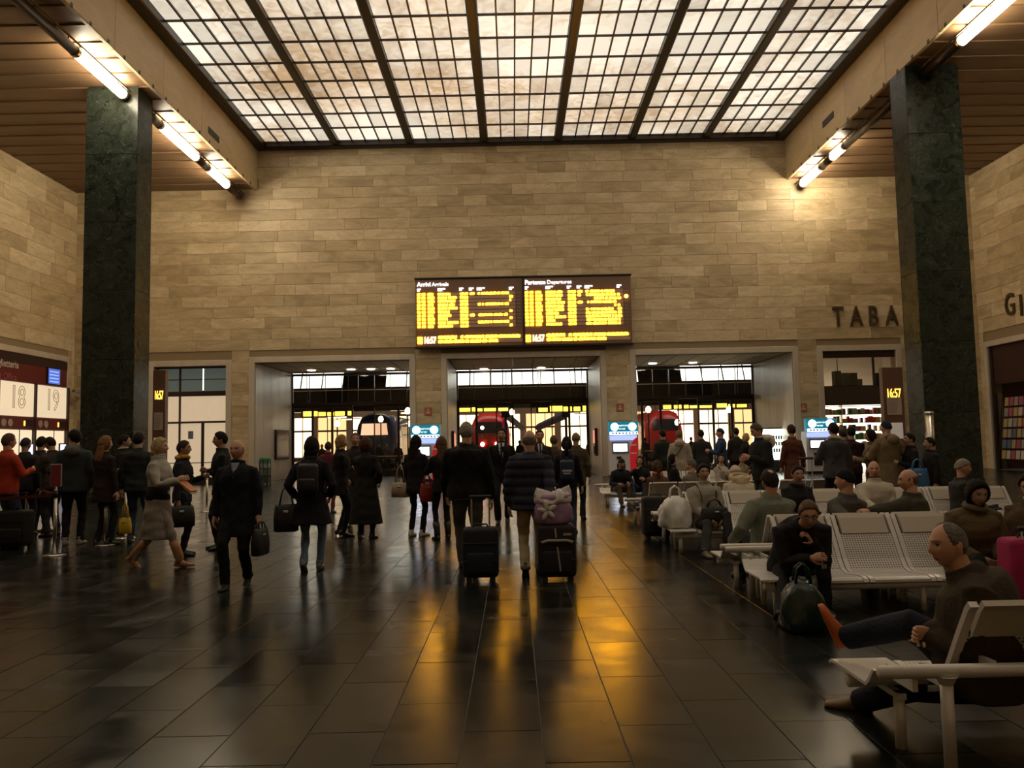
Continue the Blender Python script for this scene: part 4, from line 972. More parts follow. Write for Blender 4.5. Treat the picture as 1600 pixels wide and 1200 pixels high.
# ---------------------------------------------------------------- bags and luggage
def rbox(x0, x1, y0, y1, z0, z1, r=.03, n=3):
    """box with rounded corners, as one lofted skin"""
    rings = []
    def outline(ins, z):
        pts = []
        for cx, cy, a0 in ((x1 - r, y1 - r, 0), (x0 + r, y1 - r, 90), (x0 + r, y0 + r, 180), (x1 - r, y0 + r, 270)):
            for k in range(n + 1):
                a = R(a0 + 90 * k / n); rr_ = max(r - ins, .001); pts.append((cx + rr_ * math.cos(a), cy + rr_ * math.sin(a), z))
        return pts
    for k in range(n + 1):
        a = R(90 * k / n); rings.append(outline(r * (1 - math.sin(a)), z0 + r * (1 - math.cos(a))))
    for k in range(n + 1):
        a = R(90 * k / n); rings.append(outline(r * (1 - math.cos(a)), z1 - r + r * math.sin(a)))
    return MB().loft(rings)
def suitcase(loc, w, d, h, col, name, label, rz=0, tilt=0, handle=.45, trim=None):
    s = tag(empty('suitcase', loc, rz), label, 'suitcase'); m = mat(name, col, .75, bump=.15, bscale=120, noise=.15, nscale=6); s.rotation_euler = (tilt, 0, rz)
    rbox(-w / 2, w / 2, -d / 2, d / 2, .05, h, .05).build('shell', m, s, True)
    rbox(-w / 2 + .05, w / 2 - .05, -d / 2 - .03, -d / 2 + .03, .1, h * .55, .025).build('front_pocket', m, s, True)
    for sx in (-1, 1):
        T([(sx * (w / 2 - .05), d / 2 - .04, .035), (sx * (w / 2 - .09), d / 2 - .04, .035)], .035, 12).build('wheel', M_BLACK, s)
        B(sx * (w / 2 - .07) - .03, sx * (w / 2 - .07) + .03, -d / 2 + .02, -d / 2 + .06, 0, .06).build('foot', M_BLACK, s)
        if handle: T([(sx * .1, d / 2 - .04, h - .02), (sx * .1, d / 2 - .04, h + handle)], .01, 8).build('telescopic_bar', M_SILVER, s)
    if handle: B(-.13, .13, d / 2 - .06, d / 2 - .02, h + handle - .01, h + handle + .03, .01).build('grip', M_BLACK, s)
    T([(-.09, 0, h - .01), (-.07, 0, h + .03), (.07, 0, h + .03), (.09, 0, h - .01)], .012, 6).build('carry_handle', M_BLACK, s)
    for z in (.3, .62): T([(-w / 2 + .01, -d / 2 - .004, h * z + .06), (0, -d / 2 - .008, h * z + .06), (w / 2 - .01, -d / 2 - .004, h * z + .06)], .006, 6).build('zip', M_DARKMETAL, s)
    if trim:
        tm = mat('case_trim', trim, .6)
        T([(-w / 2 + .04, -d / 2 - .012, h * .70), (-w / 4, -d / 2 - .02, h * .735), (w / 4, -d / 2 - .02, h * .735), (w / 2 - .04, -d / 2 - .012, h * .70)], .016, 8).build('beige_band', tm, s)
        T([(.03, -d / 2 - .03, h * .2), (0, -d / 2 - .033, h * .62)], .010, 8).build('beige_piping', tm, s); T([(-.01, -d / 2 - .008, h * .78), (-.02, -d / 2 - .006, h * .95)], .010, 8).build('beige_piping', tm, s)
        B(w / 2 - .14, w / 2 - .05, -d / 2 - .008, -d / 2 + .01, h * .82, h * .86).build('badge', tm, s)
    return s
g = FL(752, 908); suitcase((g.x, g.y, 0), .40, .25, .60, (.010, .014, .024), 'case_navy', 'dark navy suitcase trailed by the man in the black jacket', handle=.32)
gp = FL(871, 907); suitcase((gp.x, gp.y, 0), .42, .26, .62, (.016, .012, .018), 'case_black', 'black suitcase with beige bands trailed by the man in the navy puffer jacket', trim=(.42, .37, .28), handle=.0)
def soft_bag(loc, w, d, h, col, name, label, nm='bag', handles=True, rz=0, top=.6, mets=None, lump=1.0, seed=1):
    s = tag(empty(nm, loc, rz), label, 'bag'); m = mets or mat(name, col, .6, bump=.3, bscale=14, noise=.12, nscale=5); rr = np.random.default_rng(seed); rings = []; n = 36
    ph = rr.uniform(0, 6.28, 6)
    for z, sc in ((0, .62), (.04, .86), (.12, .97), (.25, 1), (.4, 1.0), (.55, .95), (.7, .86), (.8, .72), (.88, .5 + top * .35), (1, top)):
        ring = []
        for k in range(n):
            a = 2 * math.pi * k / n; wob = 1 + lump * (.045 * math.sin(3 * a + ph[0] + z * 4) + .035 * math.sin(5 * a + ph[1] - z * 6) + .03 * math.sin(9 * a + ph[2] + z * 12))
            cx, cy = math.cos(a), math.sin(a); q = (abs(cx) ** 3 + abs(cy) ** 3) ** (-1 / 3)
            ring.append((w / 2 * sc * cx * q * wob, d / 2 * (sc if z < .9 else sc * .5) * cy * q * wob, h * z))
        rings.append(ring)
    MB().loft(rings).build('bag_body', m, s, True)
    if handles:
        for sy in (-1, 1): T([(-w * .18, sy * d * .12, h * .94), (-w * .13, sy * d * .1, h * 1.22), (0, sy * d * .08, h * 1.32), (w * .13, sy * d * .1, h * 1.22), (w * .18, sy * d * .12, h * .94)], .011, 6).build('handle', m, s, True)
    return s
# white and purple carrier resting on the black suitcase
o = soft_bag((gp.x - .03, gp.y, .62), .42, .2, .33, (.36, .22, .38), 'carrier_purple', 'purple and white carrier bag lying on the black suitcase', handles=False, top=1.0, seed=3)
M_CW = mat('carrier_white', (.70, .66, .62), .6)
fl_ = MB()
for a in range(5):
    an = a * 1.2566 + .5; fl_.ell((-.07 + .06 * math.cos(an), -.118, .16 + .06 * math.sin(an)), (.055, .012, .026), 10, 6, Matrix.Rotation(-an, 3, 'Y'))
fl_.build('flower_print', M_CW, o, True)
MB().loft([[(.5 * .42 * sx_ * math.cos(a), yr * math.sin(a), z + jg * (.030 * math.sin(5 * a + 1) + .022 * math.sin(2 * a + 2) + .015 * math.sin(9 * a))) for a in [k * math.pi / 18 for k in range(36)]] for z, sx_, yr, jg in ((.235, .98, .100, .25), (.27, 1.02, .104, .6), (.32, .98, .07, 1.0), (.355, .90, .03, 1.3))]).build('white_rim', M_CW, o, True)
g = FL(1026, 842); suitcase((g.x, g.y, 0), .42, .28, .66, (.012, .012, .013), 'case_black2', 'black suitcase standing in front of the bench with the white bag', handle=0)
g = FL(22, 858); suitcase((g.x, g.y, 0), .5, .3, .62, (.008, .008, .009), 'case_black3', 'large black suitcase at the feet of the person in the red jacket', handle=.25)
g = P(1262, 720, 13.6); suitcase((g.x, g.y, 0), .36, .25, .62, (.010, .010, .011), 'case_black4', 'black trolley case with raised handle behind the man with the white hood', handle=.55)
g = P(1606, 850, 6.75); suitcase((g.x, g.y, 0), .42, .25, .66, (.40, .012, .09), 'case_pink', 'pink trolley case with raised silver handle at the right edge', handle=.07, rz=math.pi)
M_PLW = mat('plastic_white', (.88, .87, .84), .35, bump=.5, bscale=9); M_PLG = mat('plastic_green', (.012, .030, .022), .25, bump=.5, bscale=9)
g = P(1062, 826, 11.05); soft_bag((g.x - .02, 11.2, .318), .44, .34, .44, (.7, .7, .7), 'x', 'crumpled white plastic bag on the end table of a bench', 'plastic_bag', mets=M_PLW, top=.32, lump=2.2, seed=5)
g = FL(1260, 988); soft_bag((g.x, g.y + .05, 0), .34, .30, .40, (0, 0, 0), 'x', 'dark green plastic bag at the feet of the man with glasses', 'plastic_bag', mets=M_PLG, top=.28, lump=1.8, seed=8)
# ---------------------------------------------------------------- people
DEFER = []
def skin_mat():
    m, t, b = nt('skin'); a = t.nodes.new('ShaderNodeAttribute'); a.attribute_name = 'paint'
    t.links.new(a.outputs['Color'], b.inputs['Base Color']); b.inputs['Roughness'].default_value = .5
    b.inputs['Subsurface Weight'].default_value = .08; b.inputs['Subsurface Radius'].default_value = (.01, .004, .002); return m
M_SKIN = skin_mat()
def cloth(c, rough=.85):
    return mat('cloth_%d_%d_%d_%d' % (c[0] * 1000, c[1] * 1000, c[2] * 1000, rough * 100), c, rough, bump=.35, bscale=45, noise=.18, nscale=7, spec=.25)
def hairm(c): return mat('hair_%d_%d_%d' % tuple(int(x * 1000) for x in c), c, .6, bump=.6, bscale=70, noise=.35, nscale=30, spec=.12)
def g1(x, s): return np.exp(-(x / s) ** 2)
def head_grid(nl, nm):
    th = np.linspace(-math.pi / 2, math.pi / 2, nm + 1)[1:-1]; ph = np.linspace(0, 2 * math.pi, nl, endpoint=False)
    th, ph = np.meshgrid(th, ph, indexing='ij'); dx, dy, dz = np.cos(th) * np.sin(ph), np.cos(th) * np.cos(ph), np.sin(th)
    return dx, dy, dz, ph
def head_shape(dx, dy, dz):
    x, y, z = .076 * dx, .097 * dy, .118 * dz
    t = np.clip(-z / .118, 0, 1); x = x * (1 - .30 * t ** 1.6); y = np.where(y < 0, y * (1 - .38 * t), y * (1 + .02 * t))
    fr = np.clip(dy * 1.6, 0, 1)
    y = y + fr * (.021 * g1(x, .013) * np.where(z > -.026, g1(z + .026, .034), g1(z + .026, .013)))
    y = y + fr * (-.009 * g1(np.abs(x) - .031, .015) * g1(z - .011, .012) + .005 * g1(z - .034, .012) * g1(x, .055) + .006 * g1(x, .024) * g1(z + .066, .013) + .008 * g1(x, .025) * g1(z + .103, .016) + .004 * g1(np.abs(x) - .042, .02) * g1(z + .028, .02))
    y = y - fr * (.004 * g1(x, .02) * g1(z + .083, .007))
    return x, y, z
def grid_faces(nm1, nl, off=0):
    f = []
    for i in range(nm1 - 1):
        for j in range(nl):
            k = (j + 1) % nl; f.append((off + i * nl + k, off + i * nl + j, off + (i + 1) * nl + j, off + (i + 1) * nl + k))
    return f
def head_mesh(det, tone, hair_col, brow=True, stubble=0.0):
    nl, nm = {0: (26, 20), 1: (44, 34), 2: (84, 64)}[det]
    dx, dy, dz, ph = head_grid(nl, nm); x, y, z = head_shape(dx, dy, dz)
    col = np.ones(x.shape + (4,)); col[..., :3] = tone
    front = dy > .2; ax = np.abs(x)
    def mixc(mask, c, a=1.0):
        m_ = np.clip(mask, 0, 1)[..., None] * a; col[..., :3] = col[..., :3] * (1 - m_) + np.array(c) * m_
    mixc(g1(ax - .045, .022) * g1(z + .03, .022) * front, (tone[0] * 1.0, tone[1] * .82, tone[2] * .8), .5)
    if stubble: mixc(np.clip((-z - .045) / .02, 0, 1) * (dy > -.1), tuple(c * .55 for c in tone), stubble)
    e = ((ax - .031) / .0155) ** 2 + ((z - .011) / .0085) ** 2; mixc((e < 1) * front * 1.0, (.055, .035, .028) if det < 2 else (.45, .40, .36), .9)
    if det == 2: mixc(((((ax - .031) / .007) ** 2 + ((z - .011) / .0085) ** 2) < 1) * front * 1.0, (.03, .018, .012), 1); mixc((((ax - .031) / .018) ** 2 + ((z - .0195) / .003) ** 2 < 1) * front * 1.0, (.08, .05, .04), .8)
    if brow: mixc((((ax - .033) / .020) ** 2 + ((z - .031) / .0055) ** 2 < 1) * front * 1.0, hair_col, .75)
    mixc(((x / .024) ** 2 + ((z + .066) / .009) ** 2 < 1) * front * 1.0, (tone[0] * .78, tone[1] * .50, tone[2] * .48), .85)
    if det == 2: mixc(((x / .024) ** 2 + ((z + .066) / .0022) ** 2 < 1) * front * 1.0, (.10, .04, .03), .8)
    v = np.stack([x, y, z], -1).reshape(-1, 3); c = col.reshape(-1, 4); f = grid_faces(nm - 1, nl)
    n0 = len(v); v = np.vstack([v, [[0, 0, -.118 * .97], [0, 0, .118]]]); c = np.vstack([c, [[*tone, 1]] * 2]); o = (nm - 2) * nl
    for j in range(nl):
        k = (j + 1) % nl; f.append((n0, j, k)); f.append((n0 + 1, o + k, o + j))
    # ears
    for s in (-1, 1):
        mb = MB(); mb.ell((0, 0, 0), (.009, .021, .033), 10, 7, Matrix.Rotation(R(12), 3, 'X') @ Matrix.Rotation(R(s * 18), 3, 'Z'))
        if det: mb.ell((s * .004, .004, .0), (.007, .010, .016), 8, 5)
        ev = np.array(mb.v) + np.array([s * .076, -.008, -.004]); q = len(v); v = np.vstack([v, ev]); f += [tuple(i + q for i in ff) for ff in mb.f]
        c = np.vstack([c, np.tile(np.array([tone[0], tone[1] * .85, tone[2] * .82, 1]), (len(ev), 1))])
    return v, f, c
def hair_cap(style, thick, det):
    nl, nm = {0: (24, 18), 1: (36, 28), 2: (64, 48)}[det]
    dx, dy, dz, ph = head_grid(nl, nm); x, y, z = head_shape(dx, dy, dz)
    p = np.abs((ph + math.pi) % (2 * math.pi) - math.pi)          # 0 front, pi back
    if style == 'beanie': line = np.interp(p, [0, .9, 1.5, 2.2, math.pi], [.045, .042, .02, -.02, -.03])
    elif style in ('bob', 'long', 'pony'): line = np.interp(p, [0, .7, 1.1, 1.35, 1.65, math.pi], [.075, .06, .03, -.05, -.10, -.11])
    else: line = np.interp(p, [0, .7, 1.1, 1.35, 1.75, 2.2, math.pi], [.072, .062, .03, -.01, .0, -.06, -.085])
    if style == 'receding': line = np.interp(p, [0, .7, 1.05, 1.35, 1.75, 2.2, math.pi], [.113, .104, .07, .0, .0, -.06, -.085])
    m = np.clip((z - line) / .014, 0, 1)
    if style == 'patch': m = m * (1 - np.exp(-(((dx) ** 2 + (dy + .45) ** 2 + (dz - .85) ** 2) / .16) ** 2))
    if style == 'fringe':                                          # bald crown with hair round the sides and back
        top = np.interp(p, [0, 1.0, 1.5, 2.2, math.pi], [-.2, .0, .05, .062, .066]); m = m * np.clip((top - z) / .035, 0, 1)
    m = m * m * (3 - 2 * m); wob = 1 + .09 * np.sin(ph * 7 + dz * 9) * np.sin(dz * 11 + ph * 3)
    t = -.008 + (thick * wob + .008) * m
    if style in ('bob', 'long', 'pony'): t = t + .012 * m * np.clip(-z / .08 + .4, 0, 1.2)
    ln = np.sqrt(x * x + y * y + z * z); k = 1 + t / ln
    v = np.stack([x * k, y * k - (style == 'beanie') * 0, z * k], -1).reshape(-1, 3); f = grid_faces(nm - 1, nl)
    n0 = len(v); o = (nm - 2) * nl; v = np.vstack([v, v[:nl].mean(0)[None], [[0, v[o:o + nl, 1].mean(), .118 + (thick if style not in ('fringe', 'receding') else (-.008 if style in ('fringe', 'receding') else thick))]]])
    for j in range(nl):
        q = (j + 1) % nl; f.append((n0, j, q)); f.append((n0 + 1, o + q, o + j))
    return v, f
def ik(a, t, l1, l2, pole):
    a, t = Vector(a), Vector(t); d = t - a; L = d.length; mx = (l1 + l2) * .998
    if L > mx: d = d * (mx / L); L = mx; t = a + d
    L = max(L, abs(l1 - l2) + .02); u = d.normalized(); x = (l1 * l1 - l2 * l2 + L * L) / (2 * L); h = math.sqrt(max(0, l1 * l1 - x * x))
    p = Vector(pole); p = p - u * p.dot(u)
    if p.length < 1e-4: p = Vector((0, 0, 1)) - u * u.z
    return a + u * x + p.normalized() * h, a + u * L
def hand_geo(wr, d, nrm, side, curl, thick=1.0):
    """palm, four bent fingers of unequal length, thumb leaving the side of the palm"""
    d = Vector(d).normalized(); nrm = Vector(nrm); nrm = (nrm - d * nrm.dot(d)).normalized(); s = d.cross(nrm) * side
    mb = MB(); rings = []
    for q, w_, h_ in ((-.02, .024, .019), (.01, .030, .018), (.05, .040, .016), (.085, .041, .014), (.095, .036, .010)):
        c = wr + d * q; rings.append([c + s * (w_ * math.cos(a)) + nrm * (h_ * math.sin(a)) for a in [2 * math.pi * k / 10 for k in range(10)]])
    mb.loft(rings)
    for k, (off, ln) in enumerate(((.029, .072), (.010, .080), (-.010, .074), (-.028, .058))):
        p = wr + d * .082 + s * off; pts = [p]; a = curl * .35
        for seg in (.45, .32, .23):
            p = p + (d * math.cos(a) - nrm * math.sin(a)) * (ln * seg); pts.append(p); a += curl * .55
        mb.tube(pts, [.0092, .0085, .0078, .005], 6)
    p = wr + d * .022 + s * .030; q = (d * .55 + s * .7 - nrm * .45 * (.4 + curl)).normalized(); r2 = (d * .85 + s * .15 - nrm * .5 * (.4 + curl)).normalized()
    mb.tube([p - q * .01, p + q * .032, p + q * .032 + r2 * .026, p + q * .032 + r2 * .046], [.012, .0105, .009, .006], 6)
    return mb
RINGS = [(.82, .155, .105, -.004), (.88, .168, .118, -.008), (.94, .168, .117, -.006), (1.03, .148, .102, 0), (1.12, .148, .103, .006), (1.24, .165, .116, .012), (1.32, .174, .114, .006), (1.37, .160, .104, -.002), (1.41, .124, .090, -.008), (1.445, .088, .078, -.010), (1.475, .066, .068, -.010), (1.52, .058, .062, -.004)]
def ring_at(z):
    a = np.array(RINGS); return tuple(np.interp(z, a[:, 0], a[:, k]) for k in (1, 2, 3))
SKINS = {'pale': (.60, .38, .26), 'tan': (.48, .28, .175), 'ruddy': (.60, .325, .215), 'olive': (.42, .25, .16), 'dim': (.46, .28, .19)}
ARMS = {'down': (.27, .03, -.14), 'bent': (.12, .34, .22), 'pocket': (.225, .11, -.02), 'lap': (.08, .36, .03), 'knee': (.14, .44, .10), 'bag': (.29, .0, -.16), 'swingf': (.25, .22, -.10), 'swingb': (.25, -.20, -.10), 'fold': (-.05, .24, .20), 'trail': (.24, -.36, -.10), 'strap': (.14, .20, .33), 'mouth': (.05, .22, .50), 'reach': (.15, .48, .20), 'side': (.42, .10, .02), 'behind': (.08, -.17, .03)}
def person(label, loc, H, face, pose='stand', top=(.02, .02, .022), hem=.80, legs=(.02, .02, .022), shoes=(.015, .012, .01), hair=('short', (.02, .015, .012)), tone='pale', arms=('down', 'down'), head=(0, 0), lean=0, twist=0, det=1, female=False, flare=0, bulk=0.0, puffer=False, skirt=None, boots=None, heel=False, group=None, seat_z=.29, feet=None, hands=None, extras=(), hthick=.014, phase=1, stride=.30, shorts=None, sleeve_end=1.0, hips=None, belly=0.0, stubble=0, slump=0.0, pole_dn=False, shoes_r=None, legw=1.0, curl=.9):
    k = H / 1.75; root = tag(empty('person', loc, R(face)), label, 'person', group); tn = SKINS[tone]
    iR = Matrix.Rotation(-R(face), 3, 'Z'); to_local = lambda wp: (iR @ (Vector(wp) - Vector(loc))) / k
    sit = pose == 'sit'
    pz = (seat_z / k + .085) if sit else (.93 if pose == 'stand' else .905)
    py = 0.0
    # spine: integrate the bend upwards
    zs = np.arange(.80, 1.62, .02); ang = R(lean) * np.clip((zs - .86) / .22, 0, 1) + R(slump) * np.clip((zs - 1.1) / .3, 0, 1); yy = np.zeros(len(zs)); zz = np.zeros(len(zs))
    for i in range(1, len(zs)): yy[i] = yy[i - 1] + .02 * math.sin(ang[i]); zz[i] = zz[i - 1] + .02 * math.cos(ang[i])
    y93, z93 = np.interp(.93, zs, yy), np.interp(.93, zs, zz); yy = yy - y93 + py; zz = zz - z93 + pz
    def frame(z):
        zc = min(max(z, .80), 1.60); o = Vector((0, float(np.interp(zc, zs, yy)), float(np.interp(zc, zs, zz)) + (z - zc))); a = float(np.interp(zc, zs, ang)); tw = R(twist) * min(max((z - .95) / .35, 0), 1)
        return o, Matrix.Rotation(tw, 3, 'Z') @ Matrix.Rotation(-a, 3, 'X')
    def pt(x, y, z): o, M = frame(z); return o + M @ Vector((x, y, 0))
    fs = .93 if female else 1.0
    def torso(mb, z0, z1, grow, flr=0.0, n=18, neck_grow=None):
        zl = sorted(set([z0, z1] + [r_[0] for r_ in RINGS if z0 < r_[0] < z1])); rings = []
        if z0 < .82: zl = sorted(set(zl + list(np.arange(z0, .82, .07))))
        for z in zl:
            rx, ry, yo = ring_at(max(z, .88 if z < .88 else z)); gg = grow if z < 1.42 else (grow if neck_grow is None else neck_grow)
            rx = rx * fs + gg + bulk * (1 if z < 1.42 else .3); ry = ry + gg + bulk * .8 * (1 if z < 1.42 else .3) + (belly * math.exp(-((z - 1.05) / .14) ** 2)) * .5
            if female: ry += .02 * math.exp(-((z - 1.27) / .07) ** 2)
            yo = yo + (belly * math.exp(-((z - 1.05) / .14) ** 2)) * .6
            if z < .93: rx += flr * (.93 - z); ry += flr * .8 * (.93 - z)
            rings.append([pt(rx * math.cos(a), yo + ry * math.sin(a), z) for a in [2 * math.pi * q / n for q in range(n)]])
        mb.loft(rings); return mb
    # joints
    hip = {s: Vector((s * .088, py, pz - .02)) for s in (-1, 1)}
    ft = {}
    for i, s in enumerate((-1, 1)):
        if feet is not None and feet[i] is not None: ft[s] = to_local(feet[i]) + Vector((0, 0, .085))
        elif sit: ft[s] = Vector((s * .11, .50 + .05 * s, .085))
        elif pose == 'walk': ft[s] = Vector((s * .075, stride * (1 if s == phase else -1.05), .085 if s == phase else .125))
        else: ft[s] = Vector((s * .10, .02 * s, .085))
    kn = {}; an = {}
    for s in (-1, 1):
        kn[s], an[s] = ik(hip[s], ft[s], .43, .425, (s * .12, 1, .3 if sit else 0))
    sh = {s: pt(s * .176 * fs + s * bulk * .45, -.008, 1.372) for s in (-1, 1)}; el = {}; wr = {}; hd = {}
    for i, s in enumerate((-1, 1)):
        if hands is not None and hands[i] is not None: tgt = to_local(hands[i])
        else:
            a = ARMS[arms[i]]; tgt = Vector((s * a[0], a[1] + py, a[2] + pz))
            if lean or slump: tgt.y += float(np.interp(1.15, zs, yy)) * .5
        dv = (tgt - sh[s]).normalized(); pole = (s * .55, -.75, -.35)
        if pole_dn: pole = (s * .35, -.25, -1)
        if arms[i] in ('trail', 'swingb', 'behind'): pole = (s * .5, -1, 0)
        el[s], wr[s] = ik(sh[s], tgt - dv * .06, .285, .25, pole); hd[s] = (wr[s] - el[s]).normalized()
    # ---- body: one skin with head and hands
    mb = MB(); torso(mb, .84, 1.475, -.012)
    for s in (-1, 1):
        mb.tube([pt(s * .08, 0, 1.37), sh[s], (sh[s] + el[s]) / 2, el[s], (el[s] * .6 + wr[s] * .4), wr[s]], [.05, .048, .042, .036, .036, .024], 10)
        mb.tube([hip[s] + Vector((0, 0, .03)), hip[s] * .5 + kn[s] * .5, kn[s], kn[s] * .6 + an[s] * .4, an[s]], [.062, .052, .036, .032, .024], 10)
        rear = pose == 'walk' and s != phase; crossed = feet is not None and an[s].z > .25; Mq = Matrix.Rotation(R(-38) if rear else (R(68) if crossed else 0), 3, 'X')
        mb.tube([an[s] + Mq @ Vector((0, -.03, -.035)), an[s] + Mq @ Vector((0, .05, -.05)), an[s] + Mq @ Vector((0, .10, -.06))], [.022, .022, .014], 8)
    raw = mb
    nb, nM = frame(1.50); hy, hp = head; na = float(np.interp(1.5, zs, ang))
    hM = Matrix.Rotation(R(hy + twist), 3, 'Z') @ Matrix.Rotation(-R(hp), 3, 'X')
    tilt = R(hp) * .5 + na * .5
    hc = nb + Matrix.Rotation(R(twist), 3, 'Z') @ (Matrix.Rotation(-tilt, 3, 'X') @ Vector((0, .014, .122)))
    hv, hf, hcol = head_mesh(det, tn, hair[1], stubble=stubble); hv = (np.array(hM) @ hv.T).T + np.array(hc)
    parts = [(hv, hf, hcol)]
    nk = MB().tube([pt(0, -.012, 1.44), nb + nM @ Vector((0, -.006, -.01)), hc + hM @ Vector((0, -.022, -.05)), hc + hM @ Vector((0, -.02, .0))], [(.066, .06), (.056, .056), (.054, .058), (.05, .055)], 14)
    parts.append((np.array(nk.v), nk.f, np.tile(np.array([*tn, 1]), (len(nk.v), 1))))
    for i, s in enumerate((-1, 1)):
        nr = Vector((s, 0, 0)) if abs(hd[s].x) < .8 else Vector((0, 0, 1))
        hg = hand_geo(wr[s], hd[s], Vector((s * 1.0, .15, .1)), s, curl); parts.append((np.array(hg.v), hg.f, np.tile(np.array([*tn, 1]), (len(hg.v), 1))))
    o = raw.build('body', M_SKIN, root, True); vox = {0: .026, 1: .018, 2: .011}[det] * (.9 if k < .9 else 1)
    DEFER.append((o, vox * 1.3, k, 'body', parts, tn))
    # ---- clothes
    mt = cloth(top)
    jk = MB(); hm = max(hem, .84) if sit else hem
    torso(jk, hm, 1.475, .022, flare, neck_grow=.014)
    for s in (-1, 1):
        we = el[s] + (wr[s] - el[s]) * sleeve_end; b_ = bulk * .35
        jk.tube([pt(s * .05, -.004, 1.395), sh[s] * .35 + pt(s * .05, -.004, 1.395) * .65 + Vector((0, 0, -.004)), sh[s] + Vector((0, 0, -.004)), sh[s] * .55 + el[s] * .45, el[s], el[s] * .5 + we * .5, we], [.05 + b_, .062 + b_, .064 + b_, .060 + b_, .053 + b_, .048 + b_, .040 + b_ * .6], 12)
    jk.tube([pt(.075 * math.cos(a), -.008 + .078 * math.sin(a), 1.487 + .008 * math.sin(a)) for a in [2 * math.pi * q / 14 for q in range(15)]], .017, 8)
    o = jk.build('coat' if hem < .7 else 'jacket', mt, root, True); DEFER.append((o, vox, k, 'puffer' if puffer else 'cloth', None, None))
    lm = cloth(legs)
    if skirt:
        sk_ = MB(); rings = []
        for z, g_ in ((1.04, .0), (.92, .03), (.75, .05), (.6, .07), (skirt, .085)):
            dy = 0; rx, ry, yo = ring_at(max(z, .9)); rings.append([(( rx + g_) * math.cos(a), yo + (ry + g_) * math.sin(a), z + pz - .93) for a in [2 * math.pi * q / 18 for q in range(18)]])
        o = sk_.loft(rings).build('skirt', lm, root, True); DEFER.append((o, vox, k, 'cloth', None, None))
        lgm = cloth(legs if skirt is True else (.03, .025, .022))
    tr = MB(); torso(tr, .83, 1.05, -.008)
    le = shorts if shorts else 1.0
    for s in (-1, 1):
        hemp = kn[s] + (an[s] + Vector((0, 0, -.03)) - kn[s]) * le; wd = (1.0 if not female else .86) * legw
        tr.tube([hip[s] + Vector((0, 0, .06)), hip[s] * .85 + kn[s] * .15, hip[s] * .5 + kn[s] * .5, kn[s], kn[s] * .55 + hemp * .45, hemp], [.085, .094 * wd, .086 * wd, .066 * wd, .062 * wd, .058 * wd], 12)
    o = tr.build('trousers', lm, root, True); DEFER.append((o, vox, k, 'cloth', None, None))
    # ---- shoes
    sm = mat('shoe_%d_%d_%d' % tuple(int(c * 1000) for c in shoes), shoes, .4, noise=.15, nscale=12)
    for s in (-1, 1):
        rear = pose == 'walk' and s != phase; crossed = feet is not None and an[s].z > .25
        fp = R(-38) if rear else (R(68) if crossed else 0); fy = math.atan2(-(an[s] - kn[s]).x * .0, 1); Mf = Matrix.Rotation(fp, 3, 'X')
        if not rear and not crossed and sit is False and pose == 'stand': Mf = Matrix.Rotation(-s * R(9), 3, 'Z')
        base = Vector((0, 0, -.085)); rings = []; n = 12
        for (y, w_, h_) in ((-.075, .016, .05), (-.066, .031, .075), (-.03, .038, .098), (.02, .039, .098), (.06, .043, .072), (.11, .047, .055), (.155, .043, .045), (.185, .028, .036), (.198, .008, .026)):
            lift = (.045 * min(1, max(0, (.08 - y) / .1)) if heel else 0); rings.append([an[s] + Mf @ (base + Vector((w_ * math.cos(a), y, max(0, h_ * .42 + h_ * .58 * math.sin(a)) + lift * .6))) for a in [2 * math.pi * q / n for q in range(n)]])
        sb = MB().loft(rings)
        if heel: sb.tube([an[s] + Mf @ (base + Vector((0, -.05, .03))), an[s] + Mf @ (base + Vector((0, -.055, 0)))], [.016, .007], 6)
        if boots: sb.tube([an[s] + Mf @ Vector((0, -.012, -.05)), an[s] + Vector((0, 0, .04)), an[s] + (kn[s] - an[s]) * boots * .6, an[s] + (kn[s] - an[s]) * boots], [.046, .050, .060, .064], 12)
        else: sb.tube([an[s] + Mf @ Vector((0, -.012, -.04)), an[s] + Mf @ Vector((0, -.008, .03))], [.038, .04], 10)
        if s == 1 and shoes_r: sm = mat('shoe_r_%d' % int(shoes_r[0] * 1000), shoes_r, .45, noise=.15, nscale=12)
        o = sb.build('boot' if boots else 'shoe', sm, root, True); o.scale = (k, k, k)
    # ---- hair or hat
    st, hcl = hair
    if st != 'bald':
        hv, hf = hair_cap(st, hthick + (.006 if st in ('bob', 'long', 'pony') else 0), det); hv = (np.array(hM) @ hv.T).T + np.array(hc)
        hb = MB(); hb.add(hv, hf); up = Vector((0, 0, 1))
        bk = hM @ Vector((0, -1, 0)); bk.z = 0
        if bk.length > .01: bk.normalize()
        if st == 'long': hb.tube([hc + bk * .045 + up * .03, hc + bk * .075 - up * .06, hc + bk * .095 - up * .16, hc + bk * .115 - up * .27, hc + bk * .12 - up * .37], [(.075, .05), (.088, .045), (.10, .04), (.095, .035), (.05, .02)], 14, hint=(0, 0, 1) if abs(bk.y) > 2 else tuple(bk))
        if st == 'bob': hb.tube([hc + bk * .03 + up * .02, hc + bk * .045 - up * .06, hc + bk * .05 - up * .12], [(.080, .06), (.090, .066), (.078, .05)], 14, hint=tuple(bk))
        if st == 'pony': hb.tube([hc + bk * .09 + up * .03, hc + bk * .15 + up * .0, hc + bk * .15 - up * .12, hc + bk * .12 - up * .24], [.025, .035, .035, .012], 10)
        o = hb.build('knit_hat' if st == 'beanie' else 'hair', hairm(hcl) if st != 'beanie' else cloth(hcl), root, True); o.scale = (k, k, k)
    Wd = lambda p: Matrix.Rotation(R(face), 3, 'Z') @ (Vector(p) * k) + Vector(loc)
